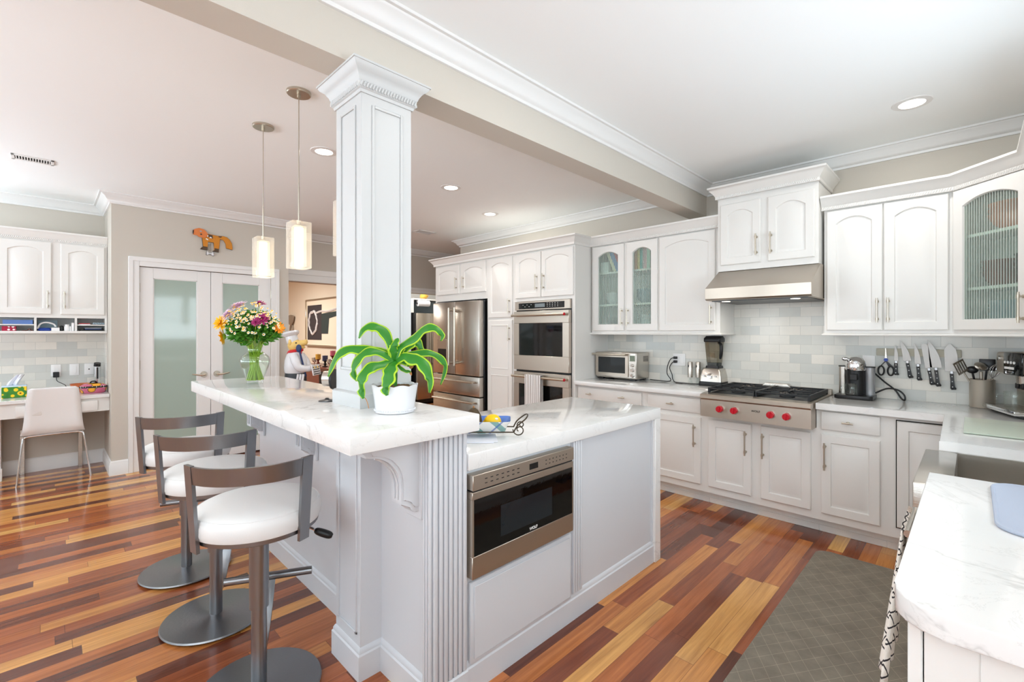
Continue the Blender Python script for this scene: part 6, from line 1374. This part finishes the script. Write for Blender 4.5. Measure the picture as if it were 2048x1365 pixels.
b = MB(); b.box(-8.22, -7.5, 3.412, 3.422, .12, .70); b.build('open_bay', gap_m, sb)
for x in (-9.28, -7.37):
    for y in (3.47, 3.82): b = MB(); b.box(x - .03, x + .03, y - .03, y + .03, 0, .06); b.build('foot', wood_d, sb)
for i, (x, y, z1, m_, l) in enumerate(((-8.47, 3.5, .99, 0, 'gold candle on a turned holder, left on the sideboard'), (-8.35, 3.72, 1.05, 1, 'rose candle at the back of the sideboard group'), (-8.17, 3.5, .975, 2, 'dark blue candle on a turned holder on the sideboard'))):
    t = thing('candle_holder', l, 'candle', (x, y, .775)); h = z1 - .775 - .09
    b = MB(); b.lathe([(0, 0), (.05, 0), (.05, .01), (.02, .02), (.016, h * .3), (.034, h * .45), (.016, h * .6), (.02, h * .85), (.055, h), (0, h)], (x, y, .775), 20); b.build('holder', wood_d if i != 2 else black, t)
    b = MB(); b.cyl((x, y, .775 + h), (x, y, z1), .046, .046, 20); b.build('candle', candle_m[m_], t); b = MB(); b.cyl((x, y, z1), (x, y, z1 + .012), .002, .002, 6); b.build('wick', black, t)
for i, (x, y, r, l) in enumerate(((-8.02, 3.52, .05, 'silver cup nearest the blue candle on the sideboard'), (-7.9, 3.6, .06, 'silver pitcher farther along the sideboard'), (-8.75, 3.55, .05, 'small clear dish at the left on the sideboard'))):
    b = MB(); b.lathe([(0, 0), (r * .6, 0), (r * .2, .02), (r * .25, .05), (r, .08), (r * 1.05, .14), (r * .9, .14), (0, .08)], (x, y, .775), 20); tag(b.build('silver_cup', chrome), l, 'cup')

f2 = thing('refrigerator', 'second stainless fridge in the room past the kitchen fridge', 'refrigerator', (-7.85, 5.45, 0))
b = MB(); b.box(-8.25, -7.57, 4.99, 5.93, .02, 1.765); b.build('body', dark_st, f2)
for y0, y1 in ((4.99, 5.285), (5.29, 5.93)): 
    b = MB(); b.box(-7.565, -7.5, y0, y1, .10, 1.76, .006, 2); d = b.build('door', steel, f2); hy2 = y1 - .035 if y0 < 5 else y0 + .035
    b = MB(); fridge_handle(b, (-7.5, hy2, .75), (-7.5, hy2, 1.52), (.05, 0, 0), .012); b.build('handle', nickel, d)
    if y0 < 5: b = MB(); b.box(-7.501, -7.497, 5.03, 5.19, 1.0, 1.36, .002); b.build('water_dispenser', black, d)
t = thing('wall_shelf', 'grey blue shelf unit above the second fridge', 'shelf', (-7.85, 5.45, 1.8)); b = MB(); b.box(-8.2, -7.6, 4.97, 5.9, 2.02, 2.045); b.box(-8.2, -7.6, 4.95, 4.97, 1.77, 2.045); b.build('boards', trim_w, t); b = MB(); b.box(-8.2, -8.15, 4.97, 5.9, 1.77, 2.02); b.build('back', shelf_blue, t)
t = thing('paper_towel_roll', 'white paper towel roll under the shelf above the second fridge', 'paper towel', (-7.62, 5.2, 1.95)); b = MB(); b.cyl((-7.62, 5.07, 1.955), (-7.62, 5.33, 1.955), .06, .06, 24); b.build('roll', paper_m, t); b = MB(); b.cyl((-7.62, 5.03, 1.955), (-7.62, 5.37, 1.955), .012, .012, 10); b.box(-7.63, -7.61, 5.365, 5.375, 1.94, 2.02); b.box(-7.63, -7.61, 5.025, 5.035, 1.94, 2.02); b.build('holder', dark_st, t)
t = thing('yellow_jug', 'yellow patterned pot on the shelf above the second fridge', 'pot', (-7.66, 5.24, 2.046)); b = MB(); b.lathe([(0, 0), (.05, 0), (.075, .03), (.075, .07), (.055, .095), (.06, .105), (0, .105)], (-7.66, 5.24, 2.046), 22); b.build('body', candle_m[0], t); b = MB(); b.tube(bez([(-7.66, 5.315, 2.12), (-7.66, 5.35, 2.11), (-7.66, 5.32, 2.08)], 8), .007, 6); b.build('handle', candle_m[0], t)
t = thing('tall_cabinet', 'white tall cabinet left of the second fridge', 'cabinet', (-7.9, 4.5, 0)); b = MB(); b.box(-8.38, -7.75, 4.03, 4.93, 1.35, 2.3); b.box(-8.38, -7.7, 4.03, 4.93, 0, .93); b.build('carcass', white_cab, t); b = MB(); b.box(-7.75, -7.73, 4.05, 4.91, 1.37, 2.28, .004); b.box(-7.7, -7.68, 4.05, 4.91, .1, .9, .004); b.build('door', white_cab, t)
